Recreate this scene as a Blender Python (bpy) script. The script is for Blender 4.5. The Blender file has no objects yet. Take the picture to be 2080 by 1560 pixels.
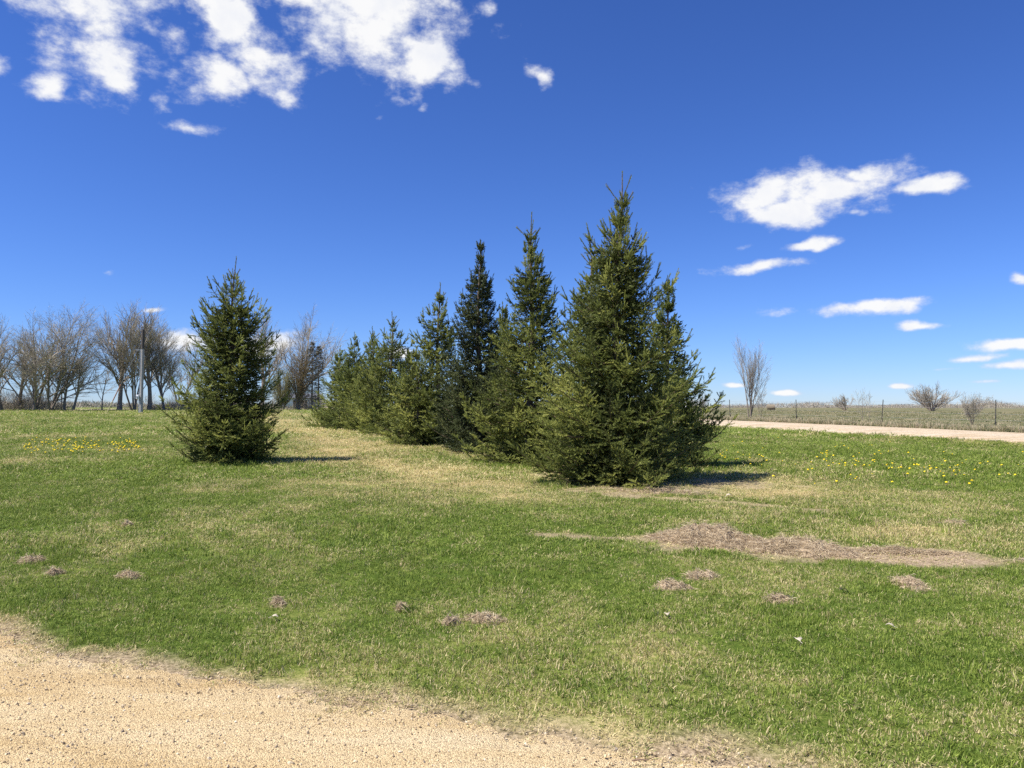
import bpy, math, random
import numpy as np
from mathutils import Vector

# ------------------------------------------------------------------ camera, world, sun, exposure
scene = bpy.context.scene
R = math.radians
cam_data = bpy.data.cameras.new('camera')
cam = bpy.data.objects.new('camera', cam_data)
scene.collection.objects.link(cam)
cam.location = (0, 0, 1.6)
cam.rotation_euler = (R(90 + 1.76), 0, 0)
cam_data.sensor_width = 36.0
cam_data.lens = 27.05
cam_data.clip_start = 0.05
cam_data.clip_end = 6000
scene.camera = cam

SUN_EL, SUN_AZ = 57.0, -112.0           # azimuth from +Y towards +X (behind the camera's left shoulder)
SKY_STRENGTH = 0.065
SUN_STRENGTH = 5.0
scene.view_settings.view_transform = 'Standard'
scene.view_settings.look = 'None'
scene.view_settings.exposure = 0.7
scene.view_settings.gamma = 1.0
scene.view_settings.use_curve_mapping = False

sd = bpy.data.lights.new('sun', 'SUN')
sd.energy = SUN_STRENGTH
sd.angle = R(0.53)
sd.color = (1.0, 0.955, 0.88)
so = bpy.data.objects.new('sun', sd)
scene.collection.objects.link(so)
sdir = Vector((math.sin(R(SUN_AZ)) * math.cos(R(SUN_EL)), math.cos(R(SUN_AZ)) * math.cos(R(SUN_EL)), math.sin(R(SUN_EL))))
so.rotation_euler = sdir.to_track_quat('Z', 'Y').to_euler()
so.location = sdir * 60

scene.cycles.max_bounces = 4
scene.cycles.diffuse_bounces = 2
scene.cycles.transparent_max_bounces = 4
scene.cycles.use_denoising = False


def build_world():
    w = bpy.data.worlds.new('World')
    scene.world = w
    w.use_nodes = True
    w.cycles.sampling_method = 'MANUAL'
    w.cycles.sample_map_resolution = 256
    nt = w.node_tree
    nt.nodes.clear()
    N, L = nt.nodes.new, nt.links.new

    def math_(op, a, b=None, clamp=False):
        n = N('ShaderNodeMath'); n.operation = op; n.use_clamp = clamp
        for i, v in enumerate((a, b)):
            if v is None: continue
            if isinstance(v, (int, float)): n.inputs[i].default_value = v
            else: L(v, n.inputs[i])
        return n.outputs[0]

    def vmath(op, a, b=None):
        n = N('ShaderNodeVectorMath'); n.operation = op
        for i, v in enumerate((a, b)):
            if v is None: continue
            if isinstance(v, tuple): n.inputs[i].default_value = v
            else: L(v, n.inputs[i])
        return n
    sky = N('ShaderNodeTexSky')
    sky.sky_type = 'NISHITA'
    sky.sun_disc = False
    sky.sun_elevation = R(SUN_EL)
    sky.sun_rotation = R(SUN_AZ)
    sky.altitude = 250
    sky.air_density = 1.0
    sky.dust_density = 0.0
    sky.ozone_density = 3.0
    wb = N('ShaderNodeMix'); wb.data_type = 'RGBA'; wb.blend_type = 'MULTIPLY'; wb.inputs[0].default_value = 1.0
    wb.inputs[7].default_value = (0.070, 0.0905, 0.144, 1)       # the picture's cool white balance of clear air
    L(sky.outputs[0], wb.inputs[6])
    hsv = N('ShaderNodeHueSaturation')
    hsv.inputs['Saturation'].default_value = 1.02
    hsv.inputs['Value'].default_value = 1.0
    gm = N('ShaderNodeGamma'); gm.inputs['Gamma'].default_value = 1.12
    L(wb.outputs[2], gm.inputs['Color'])
    up = N('ShaderNodeVectorMath'); up.operation = 'SCALE'; up.inputs['Scale'].default_value = 10.0
    L(gm.outputs[0], up.inputs[0])
    L(up.outputs[0], hsv.inputs['Color'])
    bg = N('ShaderNodeBackground')
    bg.inputs['Strength'].default_value = SKY_STRENGTH
    L(hsv.outputs[0], bg.inputs['Color'])

    # clouds in azimuth / elevation
    tc = N('ShaderNodeTexCoord')
    d = tc.outputs['Generated']
    sep = N('ShaderNodeSeparateXYZ'); L(d, sep.inputs[0])
    az = math_('ARCTAN2', sep.outputs[0], sep.outputs[1])
    el = math_('ARCSINE', sep.outputs[2])
    comb = N('ShaderNodeCombineXYZ'); L(az, comb.inputs[0]); L(el, comb.inputs[1])

    def noise(vec, scale, detail, rough):
        n = N('ShaderNodeTexNoise'); n.noise_dimensions = '3D'
        n.inputs['Scale'].default_value = scale
        n.inputs['Detail'].default_value = detail
        n.inputs['Roughness'].default_value = rough
        L(vec, n.inputs['Vector'])
        return n
    # stretched domain near the horizon: finer vertically
    st = vmath('MULTIPLY', comb.outputs[0], (1.0, 1.55, 1.0)).outputs[0]
    warp = noise(st, 7.0, 3.0, 0.6)
    wv = vmath('SUBTRACT', warp.outputs['Color'], (0.5, 0.5, 0.5)).outputs[0]
    wv = vmath('MULTIPLY', wv, (0.10, 0.055, 0.0)).outputs[0]
    # less warp near horizon
    elf = math_('ADD', math_('MULTIPLY', el, 2.6, True), 0.20)
    wsc = N('ShaderNodeVectorMath'); wsc.operation = 'SCALE'
    L(wv, wsc.inputs[0]); L(elf, wsc.inputs['Scale'])
    P = vmath('ADD', comb.outputs[0], wsc.outputs[0]).outputs[0]
    n1 = noise(st, 15.0, 12.0, 0.63)
    n2 = noise(st, 4.5, 4.0, 0.55)
    CLOUDS = CLOUD_LIST()
    field = None
    for (ca, ce, ra, re, wgt) in CLOUDS:
        n = N('ShaderNodeVectorMath'); n.operation = 'MULTIPLY_ADD'
        L(P, n.inputs[0]); n.inputs[1].default_value = (1 / ra, 1 / re, 0); n.inputs[2].default_value = (-ca / ra, -ce / re, (1 - wgt) * 1.5)
        ln = vmath('LENGTH', n.outputs[0]).outputs['Value']
        field = ln if field is None else math_('MINIMUM', field, ln)
    field = math_('SUBTRACT', 1.12, field)
    nz = math_('MULTIPLY', math_('SUBTRACT', n1.outputs[0], 0.5), 3.0)
    nz2 = math_('MULTIPLY', math_('SUBTRACT', n2.outputs[0], 0.5), 1.2)
    dens = math_('ADD', math_('ADD', field, nz), nz2)
    mr = N('ShaderNodeMapRange'); mr.interpolation_type = 'SMOOTHSTEP'
    L(dens, mr.inputs['Value'])
    mr.inputs['From Min'].default_value = -0.05
    mr.inputs['From Max'].default_value = 0.86
    alpha = math_('MULTIPLY', mr.outputs[0], 0.97)
    n3 = noise(vmath('ADD', comb.outputs[0], (0.0, 0.012, 0.0)).outputs[0], 16.0, 6.0, 0.6)
    sh = math_('MULTIPLY_ADD', n3.outputs[0], 0.75)
    L(math_('MULTIPLY', mr.outputs[0], 0.45), sh.node.inputs[2])
    ramp = N('ShaderNodeValToRGB')
    ramp.color_ramp.elements[0].position = 0.30
    ramp.color_ramp.elements[0].color = (0.60, 0.67, 0.86, 1)
    ramp.color_ramp.elements[1].position = 0.84
    ramp.color_ramp.elements[1].color = (0.98, 0.98, 0.98, 1)
    L(sh, ramp.inputs[0])
    bgc = N('ShaderNodeBackground')
    bgc.inputs['Strength'].default_value = 0.62
    L(ramp.outputs[0], bgc.inputs['Color'])
    mix = N('ShaderNodeMixShader')
    L(alpha, mix.inputs[0]); L(bg.outputs[0], mix.inputs[1]); L(bgc.outputs[0], mix.inputs[2])
    out = N('ShaderNodeOutputWorld')
    L(mix.outputs[0], out.inputs['Surface'])


def CLOUD_LIST():
    """(azimuth, elevation, half width, half height, weight): fair-weather cumulus over the whole sky."""
    f, cx, cy, pit = 1563.0, 1040.0, 780.0, R(1.76)

    def c(px, py, hw, hh, wgt=1.0):      # measured off the sky as angles
        x, z, y = (px - cx) / f, (cy - py) / f, 1.0
        y2 = y * math.cos(pit) - z * math.sin(pit)
        z2 = y * math.sin(pit) + z * math.cos(pit)
        a = math.atan2(x, y2); e = math.atan2(z2, math.hypot(x, y2))
        k = 1.0 / (f * math.sqrt(1 + x * x + z * z))
        return (a, e, hw * k * .98, hh * k * .93, wgt)
    L = [c(190, 95, 120, 100), c(225, 150, 70, 60), c(160, 20, 160, 45, 0.75), c(300, 30, 70, 55, .55), c(105, 160, 42, 32, .8), c(15, 115, 34, 24, .75),
         c(430, 165, 85, 62), c(535, 120, 85, 70), c(455, 30, 75, 55), c(395, 265, 62, 18, .75), c(322, 200, 16, 34, .45),
         c(760, 40, 230, 110, 1.1), c(850, 110, 110, 75), c(670, 120, 60, 50, .5), c(900, 165, 60, 34, .6), c(975, 10, 40, 30, .6),
         c(560, -30, 130, 60), c(1093, 158, 26, 34, .65), c(778, 232, 24, 16, .45), c(872, 214, 26, 11, .5),
         c(1560, 390, 115, 50), c(1700, 385, 130, 55), c(1580, 435, 90, 40, .9), c(1750, 350, 50, 30, .9), c(1870, 382, 85, 24, .9), c(1745, 437, 16, 14, .5),
         c(1645, 501, 62, 13, .85), c(1515, 497, 38, 9, .55), c(1540, 540, 100, 15, .9), c(218, 549, 18, 9, .5),
         c(1750, 627, 160, 18, .85), c(1700, 632, 70, 16, .8), c(1875, 665, 50, 12, .95), c(2050, 702, 80, 13, .85), c(1965, 727, 60, 10, .85),
         c(2060, 742, 60, 10, .9), c(1920, 747, 32, 6, .7), c(1490, 784, 26, 6, .9), c(1592, 797, 32, 7, .95), c(1830, 783, 26, 7, .95),
         c(1990, 776, 60, 5, .5), c(2085, 565, 20, 20, .6), c(318, 628, 26, 8, .8), c(380, 690, 70, 22, .8), c(555, 700, 70, 26, .8),
         c(500, 715, 90, 18, .7), c(820, 720, 30, 12, .6)]
    rnd = random.Random(5)
    for i in range(12):                  # the same kind of clouds in the rest of the sky
        a = rnd.uniform(0.75, 2 * math.pi - 0.75)
        e = rnd.choice([rnd.uniform(.06, .25), rnd.uniform(.25, .7), rnd.uniform(.5, 1.2)])
        if a > math.pi: a -= 2 * math.pi
        s = .35 + e
        L.append((a, e, rnd.uniform(.07, .16) * s * 1.3, rnd.uniform(.03, .07) * s * 1.3, rnd.uniform(.7, 1.0)))
    return L


build_world()

# ------------------------------------------------------------------ helpers
COL = scene.collection


def link(o, parent=None):
    COL.objects.link(o)
    if parent is not None: o.parent = parent
    return o


def tag(o, label=None, cat=None, group=None, kind=None):
    if label: o['label'] = label
    if cat: o['category'] = cat
    if group: o['group'] = group
    if kind: o['kind'] = kind
    return o


def empty(name, loc, label=None, cat=None, group=None, rz=0.0):
    o = bpy.data.objects.new(name, None)
    o.empty_display_size = 0.3
    o.location = loc
    o.rotation_euler = (0, 0, rz)
    link(o)
    return tag(o, label, cat, group)


class MB:
    """collects triangles / polygons as arrays, then builds one mesh object"""
    def __init__(s):
        s.v, s.f, s.m, s.a, s.n = [], [], [], [], 0

    def add(s, verts, faces, mat=0, attr=0.0):
        verts = np.asarray(verts, dtype=np.float64).reshape(-1, 3)
        faces = np.asarray(faces, dtype=np.int64)
        s.v.append(verts)
        s.f.append(faces + s.n)
        s.m.append(np.full(len(faces), mat, dtype=np.int32))
        s.a.append(np.broadcast_to(np.asarray(attr, dtype=np.float32), (len(verts),)).copy())
        s.n += len(verts)

    def build(s, name, mats, parent=None, smooth=False, attr_name='tint', loc=None):
        me = bpy.data.meshes.new(name)
        if s.v:
            V = np.concatenate(s.v)
            loops, starts, k = [], [], 0
            tot = []
            for F in s.f:
                n, w = F.shape
                loops.append(F.reshape(-1))
                starts.append(k + np.arange(n) * w)
                tot.append(np.full(n, w))
                k += n * w
            loops = np.concatenate(loops).astype(np.int32)
            starts = np.concatenate(starts).astype(np.int32)
            M = np.concatenate(s.m)
            me.vertices.add(len(V)); me.vertices.foreach_set('co', V.astype(np.float32).reshape(-1))
            me.loops.add(len(loops)); me.loops.foreach_set('vertex_index', loops)
            me.polygons.add(len(starts)); me.polygons.foreach_set('loop_start', starts)
            me.polygons.foreach_set('material_index', M)
            at = me.attributes.new(attr_name, 'FLOAT', 'POINT')
            at.data.foreach_set('value', np.concatenate(s.a))
            me.update(calc_edges=True)
            me.polygons.foreach_set('use_smooth', np.full(len(starts), smooth))
            me.validate()
        for m in (mats if isinstance(mats, (list, tuple)) else [mats]): me.materials.append(m)
        o = bpy.data.objects.new(name, me)
        if loc is not None: o.location = loc
        return link(o, parent)


def box(mb, x0, x1, y0, y1, z0, z1, mat=0, attr=0.5):
    v = [(x0, y0, z0), (x1, y0, z0), (x1, y1, z0), (x0, y1, z0), (x0, y0, z1), (x1, y0, z1), (x1, y1, z1), (x0, y1, z1)]
    mb.add(v, [(0, 3, 2, 1), (4, 5, 6, 7), (0, 1, 5, 4), (1, 2, 6, 5), (2, 3, 7, 6), (3, 0, 4, 7)], mat, attr)


def frames(T):
    """per-row perpendicular frame of unit vectors T (n,3)"""
    ref = np.where(np.abs(T[:, 2:3]) > 0.9, np.array([[1.0, 0, 0]]), np.array([[0, 0, 1.0]]))
    u = np.cross(T, ref); u /= np.linalg.norm(u, axis=1, keepdims=True) + 1e-9
    return u, np.cross(T, u)


def tube(mb, pts, rad, sides=6, mat=0, attr=0.5, cap=True):
    pts = np.asarray(pts, float); n = len(pts)
    rad = np.broadcast_to(np.asarray(rad, float), (n,))
    T = np.gradient(pts, axis=0); T /= np.linalg.norm(T, axis=1, keepdims=True) + 1e-9
    u, v = frames(T)
    a = np.arange(sides) * 2 * math.pi / sides
    ring = pts[:, None] + rad[:, None, None] * (np.cos(a)[None, :, None] * u[:, None] + np.sin(a)[None, :, None] * v[:, None])
    i, j = np.meshgrid(np.arange(n - 1), np.arange(sides), indexing='ij')
    j2 = (j + 1) % sides
    F = np.stack([i * sides + j, i * sides + j2, (i + 1) * sides + j2, (i + 1) * sides + j], -1).reshape(-1, 4)
    mb.add(ring.reshape(-1, 3), F, mat, attr)
    if cap:
        c = np.vstack([ring[-1], pts[-1][None]])
        mb.add(c, [(k, (k + 1) % sides, sides) for k in range(sides)], mat, attr)


def vnoise(x, y, seed=0):
    x = np.asarray(x, float); y = np.asarray(y, float)
    xi = np.floor(x).astype(np.int64); yi = np.floor(y).astype(np.int64)
    fx = x - xi; fy = y - yi
    fx = fx * fx * (3 - 2 * fx); fy = fy * fy * (3 - 2 * fy)

    def h(a, b):
        n = (a * 374761393 + b * 668265263 + seed * 1442695041) & 0xffffffff
        n = ((n ^ (n >> 13)) * 1274126177) & 0xffffffff
        return ((n ^ (n >> 16)) & 0xffff) / 65535.0
    return (h(xi, yi) * (1 - fx) + h(xi + 1, yi) * fx) * (1 - fy) + (h(xi, yi + 1) * (1 - fx) + h(xi + 1, yi + 1) * fx) * fy


def fbm(x, y, seed=0, octs=4):
    s, a, t = 0.0, 0.5, 0.0
    for k in range(octs):
        s = s + a * vnoise(x * 2 ** k + 17.3 * k, y * 2 ** k - 9.1 * k, seed + k); t += a; a *= .5
    return s / t


def sstep(a, b, x):
    t = np.clip((np.asarray(x, float) - a) / (b - a), 0, 1)
    return t * t * (3 - 2 * t)


# ---- materials
def mat_new(name):
    m = bpy.data.materials.new(name)
    m.use_nodes = True
    m.node_tree.nodes.clear()
    nt = m.node_tree
    out = nt.nodes.new('ShaderNodeOutputMaterial')
    p = nt.nodes.new('ShaderNodeBsdfPrincipled')
    nt.links.new(p.outputs[0], out.inputs['Surface'])
    p.inputs['Specular IOR Level'].default_value = 0.25
    return m, nt, p, out


def ramp_node(nt, fac, stops):
    r = nt.nodes.new('ShaderNodeValToRGB')
    cr = r.color_ramp
    while len(cr.elements) < len(stops): cr.elements.new(0.5)
    for e, (pos, c) in zip(cr.elements, stops):
        e.position = pos; e.color = (*c, 1)
    nt.links.new(fac, r.inputs[0])
    return r.outputs[0]


def noise_node(nt, scale, detail=4, rough=.55, coord='Object', vec=None):
    n = nt.nodes.new('ShaderNodeTexNoise')
    n.inputs['Scale'].default_value = scale; n.inputs['Detail'].default_value = detail; n.inputs['Roughness'].default_value = rough
    if vec is None:
        tc = nt.nodes.new('ShaderNodeTexCoord'); vec = tc.outputs[coord]
    nt.links.new(vec, n.inputs['Vector'])
    return n.outputs[0]


def mixc(nt, fac, a, b, mode='MIX'):
    n = nt.nodes.new('ShaderNodeMix'); n.data_type = 'RGBA'; n.blend_type = mode
    for v, s in ((fac, n.inputs[0]), (a, n.inputs[6]), (b, n.inputs[7])):
        if isinstance(v, (int, float)): s.default_value = v
        elif isinstance(v, tuple): s.default_value = (*v, 1)
        else: nt.links.new(v, s)
    return n.outputs[2]


def mth(nt, op, a, b=None, clamp=False):
    n = nt.nodes.new('ShaderNodeMath'); n.operation = op; n.use_clamp = clamp
    for i, v in enumerate((a, b)):
        if v is None: continue
        if isinstance(v, (int, float)): n.inputs[i].default_value = v
        else: nt.links.new(v, n.inputs[i])
    return n.outputs[0]


def attr_node(nt, name, typ='GEOMETRY'):
    n = nt.nodes.new('ShaderNodeAttribute'); n.attribute_name = name; n.attribute_type = typ
    return n


def bump(nt, p, height, strength=.5, dist=.02):
    b = nt.nodes.new('ShaderNodeBump')
    b.inputs['Strength'].default_value = strength; b.inputs['Distance'].default_value = dist
    nt.links.new(height, b.inputs['Height']); nt.links.new(b.outputs[0], p.inputs['Normal'])


def simple_mat(name, c0, c1, scale=8, rough=.8, bmp=0.0, metal=0.0):
    m, nt, p, out = mat_new(name)
    n = noise_node(nt, scale, 5, .6)
    nt.links.new(ramp_node(nt, n, [(.3, c0), (.7, c1)]), p.inputs['Base Color'])
    p.inputs['Roughness'].default_value = rough
    p.inputs['Metallic'].default_value = metal
    if bmp: bump(nt, p, n, bmp, .02)
    return m


def tint_mat(name, stops, rough=.8, trans=0.0, spec=.2):
    """colour from the per-vertex 'tint' value (each leaf, needle or straw has its own)"""
    m, nt, p, out = mat_new(name)
    a = attr_node(nt, 'tint')
    col = ramp_node(nt, a.outputs['Fac'], stops)
    nt.links.new(col, p.inputs['Base Color'])
    p.inputs['Roughness'].default_value = rough
    p.inputs['Specular IOR Level'].default_value = spec
    if trans:
        t = nt.nodes.new('ShaderNodeBsdfTranslucent'); nt.links.new(col, t.inputs[0])
        mx = nt.nodes.new('ShaderNodeMixShader'); mx.inputs[0].default_value = trans
        nt.links.new(p.outputs[0], mx.inputs[1]); nt.links.new(t.outputs[0], mx.inputs[2])
        nt.links.new(mx.outputs[0], out.inputs['Surface'])
    return m


# ------------------------------------------------------------------ terrain
ROWD = np.array([-0.375, 0.927])        # direction of the spruce row, the gravel road and its fence
CRX, CRY = -76.0, 115.0                 # a point on the far cross road


def cross_v(x, y): return (x - CRX) * -0.375 + (y - CRY) * 0.927


def road_u(x, y):
    """distance to the right of the near edge of the gravel road"""
    return (x - 16.0) * 0.927 + (y - 24.0) * 0.375


def zt(x, y):
    x = np.asarray(x, float); y = np.asarray(y, float)
    yp = np.maximum(y, 0)
    z = 1.5 * (1 - np.exp(-yp / 70.0)) + 0.0214 * np.clip(y, -12, 0)
    z = z + .22 * sstep(-2, 12, cross_v(x, y)) * (1 - sstep(-28, -4, x))
    u = road_u(x, y)
    z = z - 0.10 * np.exp(-((u + 2.2) / 1.4) ** 2) + .05 * sstep(-1.2, .2, u) * (1 - sstep(6.2, 8.0, u)) - .10 * np.exp(-((u - 8.6) / 1.3) ** 2)
    lawn = sstep(3.6, 6.0, y + .41 * x) * (1 - sstep(-4, -2, u))
    z = z + lawn * ((fbm(x * .35, y * .35, 3, 3) - .5) * .10 + (fbm(x * 1.7, y * 1.7, 8, 2) - .5) * .03) * sstep(0, 5, y)
    return z


def drive_edge(x):
    """y of the driveway's ragged grass edge"""
    return 3.72 - .400 * x + .002 * x * x + (fbm(x * 1.1, x * 0 + 3.3, 21, 4) - .5) * .42 + (fbm(x * 6, x * 0 + 1.3, 25, 3) - .5) * .26


def seg_d(x, y, a, b):
    ax, ay = a; bx, by = b
    t = np.clip(((x - ax) * (bx - ax) + (y - ay) * (by - ay)) / ((bx - ax) ** 2 + (by - ay) ** 2), 0, 1)
    return np.hypot(x - ax - t * (bx - ax), y - ay - t * (by - ay))


SPRUCES = [  # x, y, height, radius, lean x, seed, kind, detail, label
    (-6.50, 17.6, 4.72, 1.30, .16, 11, 0, 2, 'lone dark green spruce standing apart on the lawn beside the dandelion patch'),
    (1.80, 13.7, 5.55, 1.66, .17, 12, 0, 2, 'tallest and nearest spruce at the front end of the row'),
    (3.38, 16.6, 4.05, 1.25, .0, 13, 2, 1, 'short slim spruce half hidden behind the nearest one, towards the gravel road'),
    (1.62, 16.2, 4.85, 1.30, .05, 14, 0, 1, 'spruce pressed close behind the nearest one, only its shoulder of leaders showing'),
    (.42, 17.9, 5.85, 1.55, .05, 15, 0, 1, 'second tallest spruce of the row with a long bare leader'),
    (-.25, 22.6, 4.30, 1.25, .0, 16, 2, 0, 'small pointed spruce showing between the dark narrow tree and the second tallest'),
    (-.95, 21.4, 5.90, 1.58, .05, 17, 1, 1, 'dark dense blue green fir with a narrow spire in mid row'),
    (-2.45, 25.2, 5.25, 1.62, .06, 18, 0, 0, 'open crowned spruce with see-through top just past the dark fir'),
    (-2.95, 24.0, 3.05, 1.40, .0, 19, 0, 0, 'low bushy spruce at the foot of the open crowned one'),
    (-4.75, 30.3, 4.85, 1.70, .0, 20, 0, 0, 'neat cone shaped spruce in the far half of the row'),
    (-4.50, 33.4, 3.45, 1.20, .0, 21, 1, 0, 'small dark spruce peeping out behind the neat cone shaped one'),
    (-6.05, 33.4, 4.55, 1.65, .0, 22, 0, 0, 'far spruce with one thin whip-like leader'),
    (-7.20, 35.2, 4.45, 1.50, .0, 23, 2, 0, 'next to last spruce of the row with a leafy pointed top'),
    (-8.30, 37.2, 3.95, 1.60, .0, 24, 0, 0, 'last spruce at the far end of the row, broad and low'),
]


def cover(x, y):
    """dryness and bare soil of the lawn at x, y"""
    x = np.asarray(x, float); y = np.asarray(y, float)
    dry = .20 + (fbm(x * .45, y * .45, 31, 4) - .5) * .95 + (fbm(x * 2.1, y * 2.1, 35, 4) - .5) * .8
    # straw coloured belt on the left of the row and round its foot, sparse on the right
    u = road_u(x, y)
    dr = (u + 18.0)
    dry = dry + .50 * np.exp(-((dr + 1.6) / 1.7) ** 2) * sstep(9, 13, y) + .25 * np.exp(-((dr - 2.0) / 1.6) ** 2) * sstep(9, 13, y) + .30 * np.exp(-((x - 4.6) / 2.4) ** 2 - ((y - 12.8) / 1.6) ** 2)
    dry = dry + .13 * sstep(1.0, 4.5, x) * (1 - sstep(9, 13, y)) + .16 * np.exp(-((x + 4.8) / 1.6) ** 2 - ((y - 12.9) / 1.2) ** 2)
    dry = dry - .30 * np.exp(-((u + 6.0) / 3.4) ** 2) * sstep(14, 20, y) - .12 * sstep(-1.0, -4.0, x) * (1 - sstep(12, 20, y))
    dry = dry - .25 * np.exp(-((x - 2.6) / .8) ** 2 - ((y - 4.9) / .5) ** 2) - .2 * np.exp(-((x + .8) / 1.4) ** 2 - ((y - 10.5) / 1.5) ** 2)
    # thin turf along the driveway
    e = y - drive_edge(x)
    dry = dry + (.26 + .14 * sstep(-2, 1, x)) * np.exp(-(e / .32) ** 2)
    wob = (fbm(x * 2.2, y * 2.2, 41, 4) - .5)
    soil = np.zeros_like(dry)
    for a, b, w, s in (((1.75, 8.25), (2.75, 8.05), .42, 1.), ((2.6, 7.85), (4.2, 7.45), .34, 1.), ((.25, 8.75), (1.9, 8.35), .09, .7), ((4.2, 7.45), (5.4, 7.15), .05, .6),
                       ((5.3, 7.1), (7.5, 6.8), .18, .75), ((2.0, 11.9), (4.3, 10.6), .16, .8), ((1.9, 12.6), (3.9, 13.6), .8, .75), ((1.5, 13.9), (.9, 15.5), .8, .6)):
        soil = np.maximum(soil, s * sstep(w * 1.5, w * .5, seg_d(x, y, a, b) + wob * (w * 2.2 + .12)))
    soil = np.maximum(soil, .95 * sstep(.28 + .12 * sstep(-2, 1, x), .06, e + wob * .5) * (e < .8))
    for (sx, sy, h, r, *_r) in SPRUCES:
        soil = np.maximum(soil, .6 * sstep(r * .75, r * .3, np.hypot(x - sx, y - sy)))
    return np.clip(dry, 0, 1), np.clip(soil, 0, 1)


def axis_grid(parts):
    out = []
    for a, b, n in parts: out.append(np.linspace(a, b, n, endpoint=False))
    return np.concatenate(out + [[parts[-1][1]]])


def sheet_mesh(name, X, Y, Z, mats, kind='structure', rgb=None, parent=None):
    ny, nx = X.shape
    V = np.stack([X, Y, Z], -1).reshape(-1, 3)
    i, j = np.meshgrid(np.arange(ny - 1), np.arange(nx - 1), indexing='ij')
    F = np.stack([i * nx + j, i * nx + j + 1, (i + 1) * nx + j + 1, (i + 1) * nx + j], -1).reshape(-1, 4)
    mb = MB(); mb.add(V, F)
    o = mb.build(name, mats, parent, smooth=True)
    if rgb is not None:
        at = o.data.attributes.new('cover', 'FLOAT_COLOR', 'POINT')
        c = np.ones((len(V), 4), np.float32); c[:, :3] = rgb.reshape(-1, 3)
        at.data.foreach_set('color', c.reshape(-1))
    if kind: o['kind'] = kind
    return o


def ground_material():
    m, nt, p, out = mat_new('lawn_ground')
    tc = nt.nodes.new('ShaderNodeTexCoord'); v = tc.outputs['Object']
    a = attr_node(nt, 'cover')
    s = nt.nodes.new('ShaderNodeSeparateColor'); nt.links.new(a.outputs['Color'], s.inputs[0])
    nf = noise_node(nt, 38, 5, .7, vec=v)
    nm = noise_node(nt, 5, 4, .6, vec=v)
    nl = noise_node(nt, .5, 4, .6, vec=v)
    d = mth(nt, 'ADD', s.outputs[0], mth(nt, 'MULTIPLY', mth(nt, 'SUBTRACT', nm, .5), .7))
    d = mth(nt, 'ADD', d, mth(nt, 'MULTIPLY', mth(nt, 'SUBTRACT', nf, .5), 1.0), True)
    turf = ramp_node(nt, d, [(.12, (.075, .115, .018)), (.45, (.20, .22, .055)), (.8, (.44, .37, .17))])
    soilc = ramp_node(nt, nf, [(.34, (.13, .09, .055)), (.5, (.34, .255, .165)), (.66, (.56, .44, .30))])
    c = mixc(nt, s.outputs[1], turf, soilc)
    fieldc = ramp_node(nt, mth(nt, 'ADD', mth(nt, 'MULTIPLY', nl, .6), mth(nt, 'MULTIPLY', nm, .4)), [(.38, (.09, .105, .045)), (.50, (.15, .145, .075)), (.62, (.27, .22, .135))])
    c = mixc(nt, s.outputs[2], c, fieldc)
    nt.links.new(c, p.inputs['Base Color'])
    p.inputs['Roughness'].default_value = .95
    p.inputs['Specular IOR Level'].default_value = .05
    bump(nt, p, mth(nt, 'ADD', nf, nm), .8, .03)
    return m


def gravel_material(name, dark, mid, light, scale, bstr=.7):
    m, nt, p, out = mat_new(name)
    tc = nt.nodes.new('ShaderNodeTexCoord'); v = tc.outputs['Object']
    vo = nt.nodes.new('ShaderNodeTexVoronoi'); vo.inputs['Scale'].default_value = scale
    nt.links.new(v, vo.inputs['Vector'])
    sepc = nt.nodes.new('ShaderNodeSeparateColor'); nt.links.new(vo.outputs['Color'], sepc.inputs[0])
    grain = ramp_node(nt, sepc.outputs[0], [(.0, dark), (.22, mid), (.75, light), (1.0, tuple(min(1, q * 1.15) for q in light))])
    mp = nt.nodes.new('ShaderNodeMapping'); nt.links.new(v, mp.inputs[0])
    mp.inputs['Rotation'].default_value = (0, 0, .385); mp.inputs['Scale'].default_value = (.35, 1.5, 1)
    big = noise_node(nt, 1.3, 6, .65, vec=mp.outputs[0])
    tone = ramp_node(nt, big, [(.34, (.82, .72, .56)), (.5, (1.0, .95, .86)), (.66, (1.06, 1.06, 1.05))])
    c = mixc(nt, 1.0, grain, tone, 'MULTIPLY')
    fine = noise_node(nt, 240, 3, .7, vec=v)
    c = mixc(nt, .55, c, ramp_node(nt, fine, [(.35, (.55, .52, .5)), (.62, (1.08, 1.06, 1.04))]), 'MULTIPLY')
    nt.links.new(c, p.inputs['Base Color'])
    p.inputs['Roughness'].default_value = .95
    p.inputs['Specular IOR Level'].default_value = .1
    bump(nt, p, mth(nt, 'ADD', mth(nt, 'MULTIPLY', vo.outputs['Distance'], -1.0), mth(nt, 'MULTIPLY', fine, .6)), bstr, .012)
    return m


M_GROUND = ground_material()
M_DRIVE = gravel_material('driveway_gravel', (.31, .235, .15), (.52, .41, .245), (.645, .53, .33), 150)
M_ROAD = gravel_material('road_gravel', (.32, .27, .21), (.46, .39, .30), (.56, .485, .375), 22)


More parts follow.
